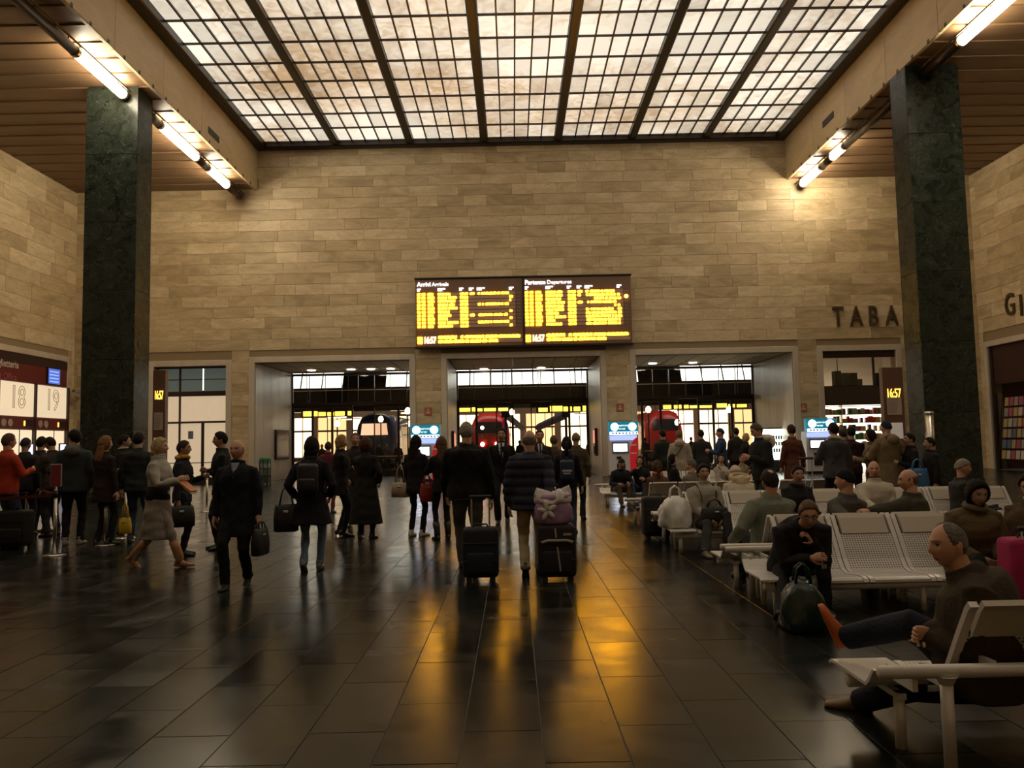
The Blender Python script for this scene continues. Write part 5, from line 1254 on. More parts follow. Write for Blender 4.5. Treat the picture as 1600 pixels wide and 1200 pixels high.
    def addp(mbx, name, m, smooth=True):
        o = mbx.build(name, m, root, smooth); o.scale = (k, k, k); return o
    fy = lambda z, g_=.0: ring_at(z)[2] + ring_at(z)[1] + .024 + bulk * .8 + g_
    for ex in extras:
        nm = ex[0]; hs = 1.0
        if nm == 'shirt':
            c = cloth(ex[1], .7); rings = []; wtop = ex[3] if len(ex) > 3 else .05; zb = ex[2] if len(ex) > 2 else 1.08
            for z in np.linspace(zb, 1.475, 7):
                f_ = (z - zb) / (1.475 - zb); w_ = .006 + wtop * f_; yf = fy(z, .004) if z < 1.40 else fy(1.40, .004) - (z - 1.40) * .42
                rings.append([pt(-w_, yf - .03, z), pt(-w_, yf - w_ * .18, z), pt(0, yf + .001, z), pt(w_, yf - w_ * .18, z), pt(w_, yf - .03, z)])
            addp(MB().loft(rings), 'shirt', c)
        if nm == 'tie':
            rings = []
            for z, w_ in ((1.05, .004), (1.10, .026), (1.30, .019), (1.43, .013), (1.455, .020), (1.47, .018)):
                yf = (fy(z, .010) if z < 1.40 else fy(1.40, .010) - (z - 1.40) * .42); rings.append([pt(-w_, yf, z), pt(0, yf + .006, z), pt(w_, yf, z), pt(0, yf - .008, z)])
            addp(MB().loft(rings), 'tie', cloth(ex[1], .6))
        if nm == 'scarf': addp(MB().tube([pt(.082 * math.cos(a), -.004 + .085 * math.sin(a), 1.488 + .012 * math.sin(a * 2)) for a in [2 * math.pi * q / 18 for q in range(19)]], .032, 8), 'scarf', cloth(ex[1]))
        hs = ex[2] if nm == 'hood' and len(ex) > 2 else 1.0
        if nm == 'hood': addp(MB().ell(pt(0, -.125 - bulk * .5, 1.42), (.12 * hs, .065 * hs, .085 * hs), 16, 10).ell(pt(0, -.09, 1.475), (.115 * hs, .06 * hs, .05 * hs), 16, 8), 'hood', cloth(ex[1]))
        if nm == 'fur': addp(MB().tube([pt(.145 * math.cos(a), -.11 + .07 * math.sin(a), 1.49 + .075 * math.sin(a)) for a in [2 * math.pi * q / 18 for q in range(19)]], .035, 8), 'fur_trim', mat('fur_cream', ex[1], .95, bump=1.0, bscale=60, noise=.25, nscale=40))
        if nm == 'collar': addp(MB().tube([pt(.072 * math.cos(a), -.006 + .076 * math.sin(a), 1.508 + .010 * math.sin(a)) for a in [2 * math.pi * q / 18 for q in range(19)]], .014, 8), 'collar', cloth(ex[1], .7))
        if nm == 'glasses':
            gl = MB()
            for s in (-1, 1):
                gl.tube([hc + hM @ Vector((s * .033 + .021 * math.cos(a), .098, .010 + .016 * math.sin(a))) for a in [2 * math.pi * q / 12 for q in range(13)]], .0022, 5); gl.tube([hc + hM @ Vector((s * .055, .096, .014)), hc + hM @ Vector((s * .078, .04, .014)), hc + hM @ Vector((s * .08, -.01, .008))], .0022, 5)
            gl.tube([hc + hM @ Vector((-.012, .100, .013)), hc + hM @ Vector((.012, .100, .013))], .0022, 5); addp(gl, 'glasses', M_DARKMETAL)
        if nm == 'belt': addp(MB().loft([[pt((ring_at(z)[0] + .032) * math.cos(a), ring_at(z)[2] + (ring_at(z)[1] + .032) * math.sin(a), z) for a in [2 * math.pi * q / 18 for q in range(18)]] for z in (ex[2], (ex[2] + ex[3]) / 2, ex[3])]), 'waistband', cloth(ex[1]))
        if nm == 'straps':
            for s in (-1, 1): addp(MB().tube([pt(s * .10, .115 + bulk, 1.22), pt(s * .115, .115 + bulk, 1.34), pt(s * .115, .04, 1.455), pt(s * .11, -.07, 1.43), pt(s * .10, -.13 - bulk, 1.30)], [(.016, .006)] * 5, 8), 'strap', cloth(ex[1]))
        if nm == 'crossstrap': addp(MB().tube([pt(.13, .05, 1.44), pt(.06, .15 + bulk, 1.30), pt(-.08, .145 + bulk, 1.10), pt(-.19, .02, .93), pt(-.10, -.14 - bulk, 1.10), pt(.06, -.14 - bulk, 1.32), pt(.13, -.06, 1.44)], .011, 6), 'strap', cloth(ex[1]))
    return dict(root=root, W=Wd, wr=wr, hd=hd, pt=pt, hc=hc, k=k, face=face, loc=Vector(loc))
def stand(label, u, vtop, vfoot=None, Y=None, face=0, **kw):
    g = FL(u, vfoot) if Y is None else Vector((P(u, 700, Y).x, Y, 0)); H = P(u, vtop, g.y).z
    H = min(max(H, 1.5), 1.92); return person(label, (g.x, g.y, 0), H, face, **kw)
def seated(label, row, u, face, v=760, H=1.72, dx=0, **kw):
    x0, yf, away = ROWS[row]; y = yf - .34 if away else yf + .34; return person(label, (P(u, v, y).x + dx, y, 0), H, face, pose='sit', **kw)
def finish_people():
    dg = bpy.context.evaluated_depsgraph_get; objs = [d[0] for d in DEFER]
    for (o, vox, k, kind, parts, tn) in DEFER:
        r = o.modifiers.new('r', 'REMESH'); r.mode = 'VOXEL'; r.voxel_size = vox; r.use_smooth_shade = True
        s = o.modifiers.new('s', 'SMOOTH'); s.factor = .5; s.iterations = 4 if kind == 'body' else 3
    d = dg(); rs = np.random.default_rng(4)
    for (o, vox, k, kind, parts, tn) in DEFER:
        me = bpy.data.meshes.new_from_object(o.evaluated_get(d)); n = len(me.vertices); co = np.empty(n * 3, np.float32); me.vertices.foreach_get('co', co); co = co.reshape(-1, 3)
        if kind != 'body':
            nr = np.empty(n * 3, np.float32); me.vertex_normals.foreach_get('vector', nr); nr = nr.reshape(-1, 3); h = np.zeros(n)
            for q in range(7):
                kk = rs.normal(0, 1, 3) * np.array([14, 14, 24]); h += np.sin(co @ kk + rs.uniform(0, 6.28))
            amp = .0022
            if kind == 'puffer': h = h * .6 + 7.5 * (np.abs(np.sin(co[:, 2] * math.pi / .105)) - .6)
            co = co + nr * (h * amp)[:, None]
        if kind == 'body':
            f = [tuple(p.vertices) for p in me.polygons]; v = [co]; c = [np.tile(np.array([*tn, 1.0]), (n, 1))]; off = n
            for pv, pf, pc in parts:
                v.append(pv); c.append(pc); f += [tuple(i + off for i in q) for q in pf]; off += len(pv)
            co = np.vstack(v); cc = np.vstack(c); m2 = bpy.data.meshes.new('body'); m2.from_pydata((co * k).tolist(), [], f); m2.materials.append(M_SKIN)
            at = m2.attributes.new('paint', 'FLOAT_COLOR', 'POINT'); at.data.foreach_set('color', cc.astype(np.float32).ravel()); bpy.data.meshes.remove(me); me = m2
        else:
            me.vertices.foreach_set('co', (co * k).astype(np.float32).ravel())
        me.polygons.foreach_set('use_smooth', [True] * len(me.polygons)); me.update(); old = o.data; o.modifiers.clear(); o.data = me; bpy.data.meshes.remove(old)

# things carried
def backpack(p, col, name, label, w=.28, h=.40, d=.13, zc=1.22):
    c = p['W'](p['pt'](0, -.135 - d / 2 - .025, zc)); s = tag(empty('backpack', c, R(p['face'])), label, 'backpack'); m = mat(name, col, .45, bump=.3, bscale=20, noise=.2, nscale=8)
    rbox(-w / 2, w / 2, -d / 2, d / 2, -h / 2, h / 2, .055, 4).build('pack_body', m, s, True); rbox(-w / 2 + .03, w / 2 - .03, -d / 2 - .04, -d / 2 + .03, -h / 2 + .02, .0, .03, 3).build('pocket', m, s, True)
    for sx in (-1, 1): T([(sx * .09, d / 2, -h / 2 + .05), (sx * .10, d / 2 + .02, 0), (sx * .10, d / 2 + .02, h / 2 - .03)], [(.02, .006)] * 3, 8).build('strap', m, s)
    T([(-.04, .02, h / 2 - .01), (0, .02, h / 2 + .035), (.04, .02, h / 2 - .01)], .008, 6).build('grab_loop', m, s)
    return s
def handbag(c, w, h, d, col, name, label, rz=0, strap=.25, nm='handbag', rough=.5):
    s = tag(empty(nm, c, rz), label, 'bag'); m = mat(name, col, rough, bump=.2, bscale=25, noise=.12, nscale=8)
    rings = []
    for z, sc, sd in ((-h, .8, .8), (-h * .96, 1, 1), (-h * .5, 1.02, 1.05), (-h * .1, .9, .7), (0, .84, .4)):
        rings.append([(w / 2 * sc * math.copysign(abs(math.cos(a)) ** .5, math.cos(a)), d / 2 * sd * math.copysign(abs(math.sin(a)) ** .6, math.sin(a)), z) for a in [2 * math.pi * q / 20 for q in range(20)]])
    MB().loft(rings).build('bag_body', m, s, True)
    for sy in (-1, 1): T([(-w * .28, sy * d * .2, -h * .06), (-w * .16, sy * d * .12, strap * .75), (0, sy * d * .08, strap), (w * .16, sy * d * .12, strap * .75), (w * .28, sy * d * .2, -h * .06)], .009, 6).build('handle', m, s, True)
    B(-.03, .03, -d * .55, -d * .42, -h * .3, -h * .22, .004).build('clasp', M_SILVER, s)
    return s
def in_hand(p, s, drop=.08):
    return p['W'](p['wr'][s] + p['hd'][s] * drop)
BLK = (.014, .013, .014); DRK = (.022, .020, .020); NAVY = (.012, .014, .028); DKH = (.018, .012, .009); BRH = (.10, .048, .02); GRY = (.16, .15, .14)
# ticket queue on the left
stand('person in a bright red-orange jacket at the left edge of the queue', 8, 677, 858, face=330, top=(.42, .045, .02), legs=(.04, .055, .09), hair=('short', (.10, .06, .04)), tone='ruddy', arms=('down', 'bent'), bulk=.02, hem=.82)
stand('dark-clothed person with a cap of black hair right behind the red jacket', 36, 684, 836, face=0, top=DRK, tone='dim', hair=('beanie', (.03, .025, .035)), bulk=.015)
stand('dark person with black hair between the red jacket and the grey hood', 61, 682, 832, face=350, top=(.03, .025, .022), hair=('short', DKH), tone='dim')
stand('man in brown jacket bending his head down in the queue', 82, 681, 838, face=65, head=(0, 22), lean=8, top=(.045, .032, .024), hair=('short', DKH), tone='olive', arms=('bent', 'down'))
stand('man with back turned in a charcoal jacket with grey hood', 113, 671, 851, face=15, head=(35, 0), top=(.038, .044, .045), legs=BLK, hair=('short', (.014, .010, .008)), arms=('pocket', 'down'), extras=(('hood', (.12, .115, .10)),), bulk=.025, shoes=(.25, .24, .22), hthick=.02)
qw = stand('woman with long light brown hair and dark coat holding a yellow bag', 161, 681, 852, face=340, top=(.028, .018, .016), hem=.68, legs=BLK, hair=('long', (.22, .11, .045)), female=True, arms=('fold', 'bag'), flare=.1, head=(-15, 0))
handbag(in_hand(qw, 1, .1) + Vector((.12, 0, -.32)), .20, .26, .10, (.62, .42, .02), 'yellow_bag', 'yellow shopping bag held in the ticket queue', strap=.24)
stand('dark-haired man with a white collar beside the long-haired woman', 191, 679, 834, face=295, top=BLK, hair=('short', DKH), extras=(('collar', (.55, .5, .45)),), tone='dim')
stand('person in a dark green-grey sweater and blue jeans in the queue', 214, 675, 848, face=5, top=(.030, .034, .032), legs=(.035, .05, .10), hair=('short', (.02, .013, .01)), bulk=.015, arms=('down', 'pocket'))
bw = stand('blonde woman striding right in a pale fleece, grey skirt and tan boots', 246, 681, 886, face=272, pose='walk', stride=.33, top=(.42, .39, .34), hem=.95, legs=(.27, .235, .20), skirt=.40, boots=.62, shoes=(.36, .17, .06), hair=('bob', (.45, .32, .16)), female=True, arms=('bent', 'bent'), extras=(('belt', (.015, .013, .013), .92, 1.10), ('collar', (.6, .58, .52))), det=2, bulk=.01)
pk_ = tag(empty('paper_packet', bw['W']((.02, .40, 1.06)), R(272)), 'orange and white folded papers held by the striding blonde woman', 'paper')
B(-.13, .13, -.012, .012, -.10, .12, .004).build('sheet', mat('packet_orange', (.50, .20, .08), .6), pk_); B(-.15, .11, -.03, -.014, -.12, .02, .004).build('sheet', mat('packet_white', (.55, .55, .5), .6), pk_); pk_.rotation_euler = (R(50), 0, R(272))
bh = stand('dark-coated person half hidden behind the striding blonde woman', 284, 688, 868, face=280, top=(.02, .018, .028), legs=BLK, hair=('short', (.05, .03, .02)), arms=('bent', 'bag'), extras=(('scarf', (.55, .27, .03)),), tone='dim', female=True)
handbag(in_hand(bh, 1, .05) + Vector((.10, -.1, -.02)), .34, .30, .16, BLK, 'black_tote', 'black tote bag hanging behind the striding blonde woman', rz=R(20), strap=.2, nm='tote_bag')
stand('dark-haired man with folded arms just behind the bald man', 345, 674, 858, face=110, top=(.020, .022, .020), hair=('short', (.012, .009, .007)), arms=('fold', 'fold'), tone='tan', head=(0, 3))
bm_ = stand('bald man in an open navy overcoat walking towards the camera', 370, 683, 917, face=180, pose='walk', stride=.16, top=(.012, .013, .020), hem=.62, flare=.12, legs=(.010, .010, .012), hair=('fringe', (.14, .12, .10)), tone='ruddy', arms=('down', 'down'), det=2, extras=(('shirt', (.30, .34, .42), 1.30, .040),), bulk=.012, hthick=.004, head=(-8, 0))
handbag(in_hand(bm_, -1, .10) + Vector((.02, 0, -.04)), .32, .30, .10, (.012, .011, .013), 'briefcase_black', 'black briefcase carried by the bald man', rz=R(80), strap=.07, nm='briefcase')
# middle left
wbk = stand('woman with back turned in a flared black coat and blue jeans with a backpack', 487, 679, 892, face=2, pose='walk', stride=.12, top=(.013, .011, .018), hem=.62, flare=.28, legs=(.13, .185, .29), shoes=(.10, .09, .085), hair=('bob', (.018, .012, .010)), female=True, arms=('pocket', 'pocket'), det=2, bulk=.015, extras=(('straps', BLK),))
backpack(wbk, (.022, .020, .020), 'leather_black', 'black leather backpack on the woman in the flared coat', w=.26, h=.36)
c_ = wbk['W']((-.32, -.02, .86)); handbag(c_, .30, .34, .14, (.020, .017, .018), 'shoulder_black', 'large black shoulder bag at the side of the woman in the flared coat', rz=R(10), strap=.22)
stand('person in a burgundy top partly hidden behind the woman with the backpack', 513, 690, 802, face=0, top=(.13, .02, .03), hair=('short', (.05, .03, .03)), tone='dim', female=True, legs=(.12, .03, .04))
stand('blonde woman in a black coat and heels facing right', 533, 679, 838, face=290, top=BLK, hem=.70, flare=.1, legs=BLK, hair=('bob', (.36, .22, .09)), female=True, arms=('pocket', 'fold'), heel=True, extras=(('collar', (.5, .42, .32)),), hthick=.010)
stand('red-faced person looking over the shoulder of the blonde woman in heels', 556, 676, 822, face=190, top=(.03, .02, .022), hair=('short', (.22, .12, .07)), tone='ruddy')
stand('woman with auburn bob in an ankle-length black coat seen from behind', 572, 684, 842, face=350, top=(.018, .015, .013), hem=.26, flare=.16, legs=BLK, hair=('bob', (.085, .038, .018)), female=True, arms=('fold', 'pocket'), bulk=.02, hthick=.03)
# middle
bb_ = stand('woman in black leggings and white trainers with a beige shoulder bag', 651, 680, 838, face=335, top=(.020, .016, .018), hem=.74, legs=BLK, shoes=(.55, .52, .46), hair=('long', (.014, .010, .012)), female=True, arms=('down', 'bent'), flare=.1)
handbag(bb_['W']((-.28, -.06, .93)), .32, .25, .15, (.44, .34, .22), 'beige_bag', 'beige leather handbag hanging at the hip of the woman in white trainers', rz=R(-15), strap=.30)
lw = stand('woman with long fair-brown hair and black boots beside the big man', 692, 682, 843, face=20, top=BLK, hem=.80, legs=BLK, hair=('long', (.12, .065, .03)), female=True, arms=('bent', 'down'), boots=.5)
handbag(lw['W']((-.22, .18, .95)), .24, .3, .1, (.35, .03, .02), 'red_bag', 'red bag held in front of the woman with fair-brown hair', rz=R(30), strap=.15)
bigm = stand('big grey-haired man in a black jacket pulling a navy suitcase, seen from behind', 732, 655, 890, face=3, pose='walk', stride=.20, phase=-1, top=(.010, .009, .009), hem=.86, legs=(.10, .10, .095), hair=('short', (.30, .27, .23)), arms=('swingf', 'bag'), det=2, bulk=.055, belly=.05, shoes=(.02, .015, .012), hthick=.010)
stand('dark-haired man in a black suit, white shirt and tie walking towards the camera', 786, 666, 817, face=178, pose='walk', stride=.15, top=(.010, .010, .012), hem=.78, legs=(.010, .010, .012), hair=('short', (.012, .009, .008)), tone='tan', arms=('down', 'down'), det=2, extras=(('shirt', (.66, .64, .60), 1.06, .052), ('tie', (.012, .012, .02))), stubble=.3, hthick=.018)
puf = stand('balding man in a navy quilted puffer jacket and beige trousers, seen from behind', 832, 668, 899, face=357, pose='walk', stride=.14, top=(.034, .034, .058), hem=.80, legs=(.46, .37, .21), shoes=(.02, .015, .012), hair=('fringe', (.22, .19, .16)), tone='ruddy', arms=('down', 'trail'), det=2, bulk=.055, puffer=True, hthick=.008)
stand('man in a dark suit whose face shows past the shoulder of the puffer jacket', 846, 671, 812, face=182, top=(.022, .018, .018), hair=('short', (.05, .035, .025)), tone='ruddy', extras=(('shirt', (.55, .52, .48), 1.1, .045), ('tie', (.02, .02, .03))), det=1)
stand('person in a brown coat walking to the platforms', 868, 680, 803, face=5, top=(.10, .065, .04), hair=('short', (.12, .08, .05)), hem=.6, legs=(.05, .03, .03), tone='dim')
bpk = stand('woman in dark jacket and jeans carrying a small blue backpack', 889, 682, 833, face=355, top=(.014, .014, .022), legs=(.06, .08, .13), hair=('pony', (.02, .013, .012)), female=True, extras=(('straps', (.10, .12, .16)),), hem=.84)
bl_ = backpack(bpk, (.012, .035, .07), 'nylon_blue', 'small blue drawstring backpack with white print', w=.24, h=.36, d=.10, zc=1.14)
MB().box(-.08, .08, -.098, -.093, -.02, .015).box(-.06, .06, -.098, -.093, -.06, -.035).build('print', mat('print_white', (.5, .55, .58), .6), bl_)
stand('person with a taupe knit hat in an olive coat near the middle portal', 903, 676, 812, face=350, top=(.10, .08, .05), hair=('beanie', (.20, .15, .10)), hem=.66, tone='dim')
# in front of the right portal
stand('man in a dark green jacket and pale trousers in front of the right portal', 1036, 671, Y=21.5, face=15, top=(.022, .028, .022), legs=(.22, .20, .17), hair=('short', DKH), tone='dim', bulk=.02)
stand('person in a cream jacket with a cross-body strap in front of the right portal', 1062, 672, Y=20.5, face=345, top=(.42, .37, .29), legs=(.12, .11, .10), hair=('short', (.20, .14, .09)), extras=(('crossstrap', (.06, .04, .03)), ('hood', (.42, .37, .29))), bulk=.03, hem=.74)
stand('person in a plain charcoal coat in front of the right portal', 1096, 671, Y=22.5, face=355, top=(.035, .032, .032), hem=.55, hair=('short', DKH), tone='dim', bulk=.02)
stand('man in a bright blue jacket and jeans in front of the right portal', 1127, 669, Y=21.0, face=75, top=(.02, .055, .13), legs=(.04, .09, .16), hair=('beanie', (.02, .03, .06)), arms=('bent', 'bent'), tone='ruddy')
stand('dark figure just right of the blue jacket', 1151, 668, Y=24.0, face=0, top=(.03, .025, .024), hair=('short', DKH), tone='dim')
stand('person with a pale hood in a black coat near the vending machine', 1166, 677, Y=22.6, face=280, top=BLK, hem=.6, hair=('bob', (.42, .33, .18)), female=True, arms=('bent', 'bent'), tone='dim')
wh = stand('grey-haired man in a black jacket with a white hood looking down to the left', 1192, 660, Y=13.55, face=100, head=(0, 22), lean=6, top=(.018, .019, .020), legs=(.03, .035, .045), hair=('short', (.11, .085, .06)), tone='ruddy', arms=('bent', 'pocket'), det=2, bulk=.045, extras=(('hood', (.66, .58, .46), 1.45), ('collar', (.6, .52, .4))))
stand('slim person in a rust-brown coat by the ticket machine', 1238, 663, Y=17.5, face=10, top=(.13, .042, .025), hem=.55, flare=.1, hair=('short', (.05, .02, .015)), tone='dim', legs=(.3, .28, .25), female=True)
stand('man in a slate jacket with white collar and shoulder bag seen from behind', 1304, 660, Y=14.1, face=8, top=(.062, .060, .066), legs=BLK, hair=('short', (.018, .013, .013)), det=2, bulk=.03, extras=(('scarf', (.55, .48, .42)), ('crossstrap', (.03, .025, .025))), arms=('bent', 'down'))
stand('short dark person between the slate jacket and the black jacket at the tobacconist', 1318, 669, Y=17.5, face=355, top=(.05, .03, .035), hair=('short', (.05, .03, .03)), tone='dim')
stand('person with short black hair in a dark maroon jacket at the tobacconist', 1331, 666, Y=16.0, face=345, top=(.035, .016, .018), hair=('short', (.016, .012, .01)), tone='dim', arms=('bent', 'bent'))
stand('dark-haired woman in an olive jacket beside the khaki coat', 1362, 670, Y=14.6, face=55, top=(.15, .105, .055), hair=('bob', (.02, .014, .012)), female=True, arms=('bent', 'bent'), legs=DRK, tone='olive', hthick=.008)
stand('person in a khaki hooded coat and navy knit hat seen from behind', 1387, 657, Y=14.1, face=15, top=(.20, .145, .08), hem=.62, flare=.15, hair=('beanie', (.020, .022, .055)), det=2, bulk=.045, extras=(('hood', (.21, .155, .088)),), arms=('bent', 'pocket'), legs=BLK)
stand('dark-haired man in black facing left near the right pillar', 1423, 676, Y=14.0, face=85, top=BLK, hair=('short', DKH), tone='tan', arms=('bent', 'bent'))
bd_ = stand('man in black nearest the right pillar, behind the pale cap', 1454, 683, Y=13.6, face=80, top=(.016, .014, .014), hair=('short', DKH), tone='olive', arms=('down', 'down'), bulk=.02)
g = P(1431, 726, 13.5); handbag(Vector((g.x, 13.45, .98)), .36, .40, .12, (.05, .17, .38), 'blue_carrier', 'blue carrier bag beside the man nearest the right pillar', strap=.16)
# people beyond the glass
for (u, Y, c, hc_, lb) in ((482, 45, (.05, .03, .03), DKH, 'person in dark clothes at the left edge of the left portal'), (503, 47, (.06, .05, .05), (.1, .06, .04), 'person in grey beyond the left portal, near its left edge'), (592, 45, (.03, .035, .03), DKH, 'person in dark green walking beyond the left portal'), (604, 49, (.12, .10, .08), (.2, .15, .1), 'person in a tan coat beyond the left portal'), (622, 46, (.10, .03, .03), DKH, 'person in a dark red jacket beyond the left portal'), (704, 46, (.04, .03, .03), DKH, 'dark figure at the left edge of the middle portal'), (812, 48, (.03, .03, .04), DKH, 'dark figure beyond the middle portal between the two men'), (922, 47, (.05, .04, .03), (.08, .05, .03), 'person in brown at the right edge of the middle portal'), (1008, 46, (.04, .03, .03), DKH, 'dark figure beyond the left leaf of the right portal'), (1080, 48, (.09, .07, .05), (.1, .06, .04), 'person in a fawn jacket beyond the right portal'), (1143, 46, (.03, .03, .05), DKH, 'person in navy beyond the right portal')):
    person(lb, (P(u, 690, Y).x, Y, 0), 1.74, random.choice((0, 20, 170, 190)), top=c, hair=('short', hc_), det=0, tone='dim', group='people beyond the glass')

# seated on the benches
R1y = ROWS['R1'][1] - .50
fx_ = FL(1345, 1112); cf_ = P(1322, 985, 4.5)
nm_ = person('balding man in a dark olive jacket with orange shoe, legs crossed on the nearest bench', (P(1534, 980, R1y).x, R1y, 0), 1.62, 62, pose='sit', top=(.040, .027, .014), legs=(.014, .016, .030), shoes=(.20, .13, .07), shoes_r=(.48, .10, .025), hair=('receding', (.15, .135, .12)), tone='ruddy', head=(26, 4), lean=-6, slump=32, det=2, bulk=.085, belly=.06, legw=1.25, feet=((fx_.x, fx_.y + .02, 0), (cf_.x, cf_.y, cf_.z - .09)), hands=(P(1430, 1005, 4.1), P(1442, 1000, 4.0)), twist=6, hthick=.006, seat_z=.28, stubble=.2, curl=1.3)
gm_hand = P(1262, 852, 6.98); gm_hand2 = P(1276, 880, 6.86); fA, fB = FL(1222, 978), FL(1290, 962)
gm = person('man with glasses in a dark coat resting his cheek on his fist', (2.53, 7.42, 0), 1.74, 180, pose='sit', top=(.016, .013, .014), legs=(.012, .011, .012), hair=('short', (.15, .095, .055)), tone='ruddy', head=(-12, 20), lean=41, slump=12, det=2, bulk=.04, hands=(gm_hand, gm_hand2), feet=((fB.x, fB.y, 0), (fA.x, fA.y, 0)), extras=(('glasses',),), hthick=.012, seat_z=.29, pole_dn=True, curl=1.5)
ph_ = tag(empty('mobile_phone', gm_hand2 + Vector((.05, -.03, .0)), R(20)), 'small silver mobile phone in the hand of the man with glasses', 'phone')
rbox(-.022, .022, -.008, .008, -.045, .045, .006, 2).build('case', mat('phone_silver', (.4, .4, .42), .3, .5), ph_, True); B(-.018, .018, -.0095, -.008, -.005, .038).build('screen', M_BLACK, ph_)
seated('man in a grey-green uniform jacket with a bald patch, seen from behind', 'R2b', 1200, 12, head=(-5, 8), H=1.78, top=(.17, .19, .145), hair=('patch', (.03, .02, .015)), tone='tan', det=2, bulk=.05, lean=-6, arms=('side', 'lap'), hthick=.014)
seated('person in black knit hat and grey jacket with an arm over the bench back', 'R2b', 1318, 25, H=1.74, top=(.085, .078, .072), hair=('beanie', (.008, .008, .009)), tone='ruddy', det=2, bulk=.035, head=(25, 0), lean=-4, hands=(P(1290, 815, 8.0), None), arms=('lap', 'lap'))
seated('bald man in a dark olive jacket seen from behind on the second bench', 'R2b', 1420, 40, H=1.72, top=(.052, .046, .032), hair=('fringe', (.12, .09, .065)), tone='ruddy', det=2, bulk=.05, head=(35, 4), lean=-2, hands=(P(1350, 800, 8.1), None), arms=('lap', 'lap'), hthick=.006)
seated('dark-haired woman in an olive parka looking down at her lap', 'R2', 1512, 178, v=800, H=1.66, top=(.12, .085, .040), hair=('bob', (.010, .008, .008)), tone='olive', det=2, female=True, bulk=.06, head=(0, 16), lean=12, slump=8, arms=('lap', 'lap'), extras=(('scarf', (.16, .13, .07)),), hthick=.02)
seated('black-haired person in a brown jacket with white collar at the right edge', 'R2', 1622, 125, v=800, H=1.72, top=(.085, .052, .026), hair=('short', (.010, .008, .008)), tone='tan', det=2, bulk=.05, head=(0, 14), lean=8, arms=('lap', 'lap'), extras=(('collar', (.6, .56, .5)),), hthick=.022)
s8 = seated('man in a pale grey jacket sitting upright beside the white plastic bag', 'R3', 1101, 190, H=1.74, top=(.36, .33, .27), legs=(.05, .048, .048), hair=('short', (.012, .010, .010)), tone='tan', det=2, bulk=.035, head=(-5, -3), arms=('lap', 'lap'), lean=-4, feet=(None, tuple(FL(1105, 872) + Vector((0, .1, 0)))), shoes=(.15, .10, .06), extras=(('straps', (.03, .03, .03)),), hthick=.02)
handbag(s8['W']((0, .30, .62)), .40, .26, .16, (.014, .013, .014), 'lap_bag', 'black bag on the lap of the man in the pale grey jacket', strap=.10, rz=R(10), nm='shoulder_bag')
seated('dark-haired man with a grey scarf facing the camera', 'R3', 1243, 182, H=1.68, top=(.030, .026, .032), hair=('short', (.022, .014, .012)), tone='ruddy', det=2, head=(0, 8), lean=5, slump=5, arms=('lap', 'lap'), extras=(('scarf', (.11, .10, .085)),))
seated('elderly bald man in a white jacket with a red collar', 'R3', 1368, 178, H=1.74, top=(.55, .50, .40), hair=('bald', (.35, .3, .25)), tone='ruddy', det=2, head=(-15, 0), bulk=.04, arms=('lap', 'knee'), extras=(('collar', (.16, .03, .03)),), lean=-4)
seated('elderly man with pale grey flat cap in a dark coat turned to the right', 'R3', 1504, 245, H=1.74, top=(.034, .032, .034), hair=('beanie', (.26, .23, .17)), tone='ruddy', det=2, bulk=.06, head=(10, 4), arms=('lap', 'lap'))
seated('person in a cream coat with fur-trimmed hood seen from behind', 'R3b', 1157, 4, H=1.70, top=(.60, .53, .42), hair=('beanie', (.60, .52, .40)), tone='pale', det=2, bulk=.05, lean=4, slump=20, head=(0, 35), arms=('lap', 'lap'), extras=(('hood', (.58, .50, .38)), ('fur', (.58, .46, .26))), female=True)
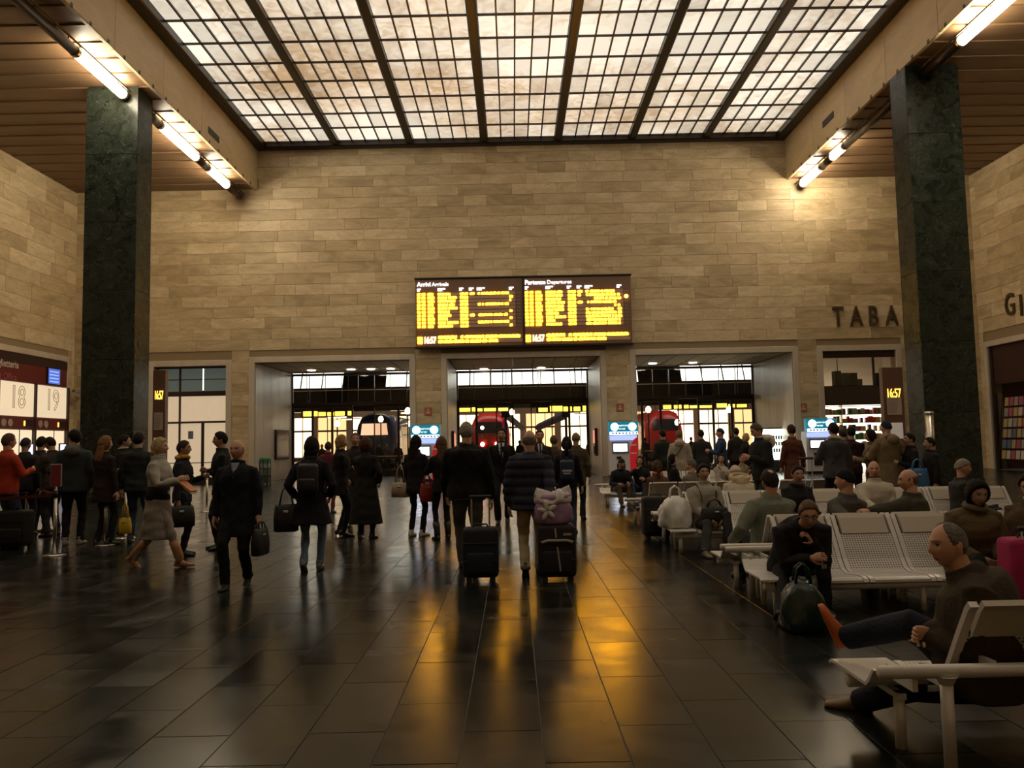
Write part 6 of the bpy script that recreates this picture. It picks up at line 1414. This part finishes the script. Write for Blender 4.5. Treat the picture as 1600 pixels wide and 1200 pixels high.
seated('person with brown ponytail and coral scarf seen from behind', 'R4', 1028, 0, H=1.68, top=(.10, .05, .035), hair=('pony', (.075, .035, .02)), det=1, female=True, extras=(('scarf', (.50, .13, .08)),), arms=('lap', 'lap'))
seated('grey-haired person with a wispy head in a taupe coat on the fourth bench', 'R4', 1082, 30, H=1.72, top=(.16, .14, .115), hair=('short', (.16, .135, .11)), tone='ruddy', det=1, arms=('lap', 'lap'), head=(30, 5))
seated('hunched person in a dark cap and jacket at the end of the farthest bench', 'R5', 967, 190, H=1.72, top=(.022, .02, .026), legs=(.11, .075, .045), hair=('beanie', (.025, .025, .025)), tone='tan', det=1, lean=24, head=(0, 18), arms=('knee', 'knee'), bulk=.02)
seated('dark-haired woman in black with a hand raised, second on the farthest bench', 'R5', 1001, 165, H=1.72, top=BLK, legs=(.05, .06, .09), hair=('bob', (.03, .018, .014)), female=True, tone='pale', det=1, arms=('bent', 'mouth'), head=(0, 4), hthick=.006)
seated('woman with long black hair in profile looking right', 'R5', 1052, 275, H=1.76, top=(.016, .016, .015), hair=('long', (.010, .009, .010)), female=True, tone='ruddy', det=1, head=(0, -4), arms=('lap', 'lap'))
seated('dark-haired woman in a cream jacket with a dark strap', 'R5', 1128, 205, H=1.72, top=(.46, .41, .33), hair=('long', (.016, .011, .011)), female=True, tone='ruddy', det=1, extras=(('crossstrap', (.03, .025, .025)),), arms=('lap', 'lap'), head=(-40, 0), hthick=.006)
seated('woman with a hand at her mouth beside the cream jacket', 'R5', 1161, 190, H=1.70, top=(.30, .25, .16), hair=('bob', (.02, .013, .012)), female=True, tone='ruddy', det=1, arms=('mouth', 'lap'), head=(-25, 4), hthick=.006)
finish_people()

# lettering as plain meshes
dg = bpy.context.evaluated_depsgraph_get()
for o in [q for q in SC.objects if q.type == 'FONT']:
    me = bpy.data.meshes.new_from_object(o.evaluated_get(dg)); nm = o.name
    n = bpy.data.objects.new('tmp', me); COL.objects.link(n); n.parent = o.parent; n.location = o.location; n.rotation_euler = o.rotation_euler; n.scale = o.scale
    for kk in ('label', 'category', 'group', 'kind'):
        if kk in o: n[kk] = o[kk]
    bpy.data.objects.remove(o); n.name = nm
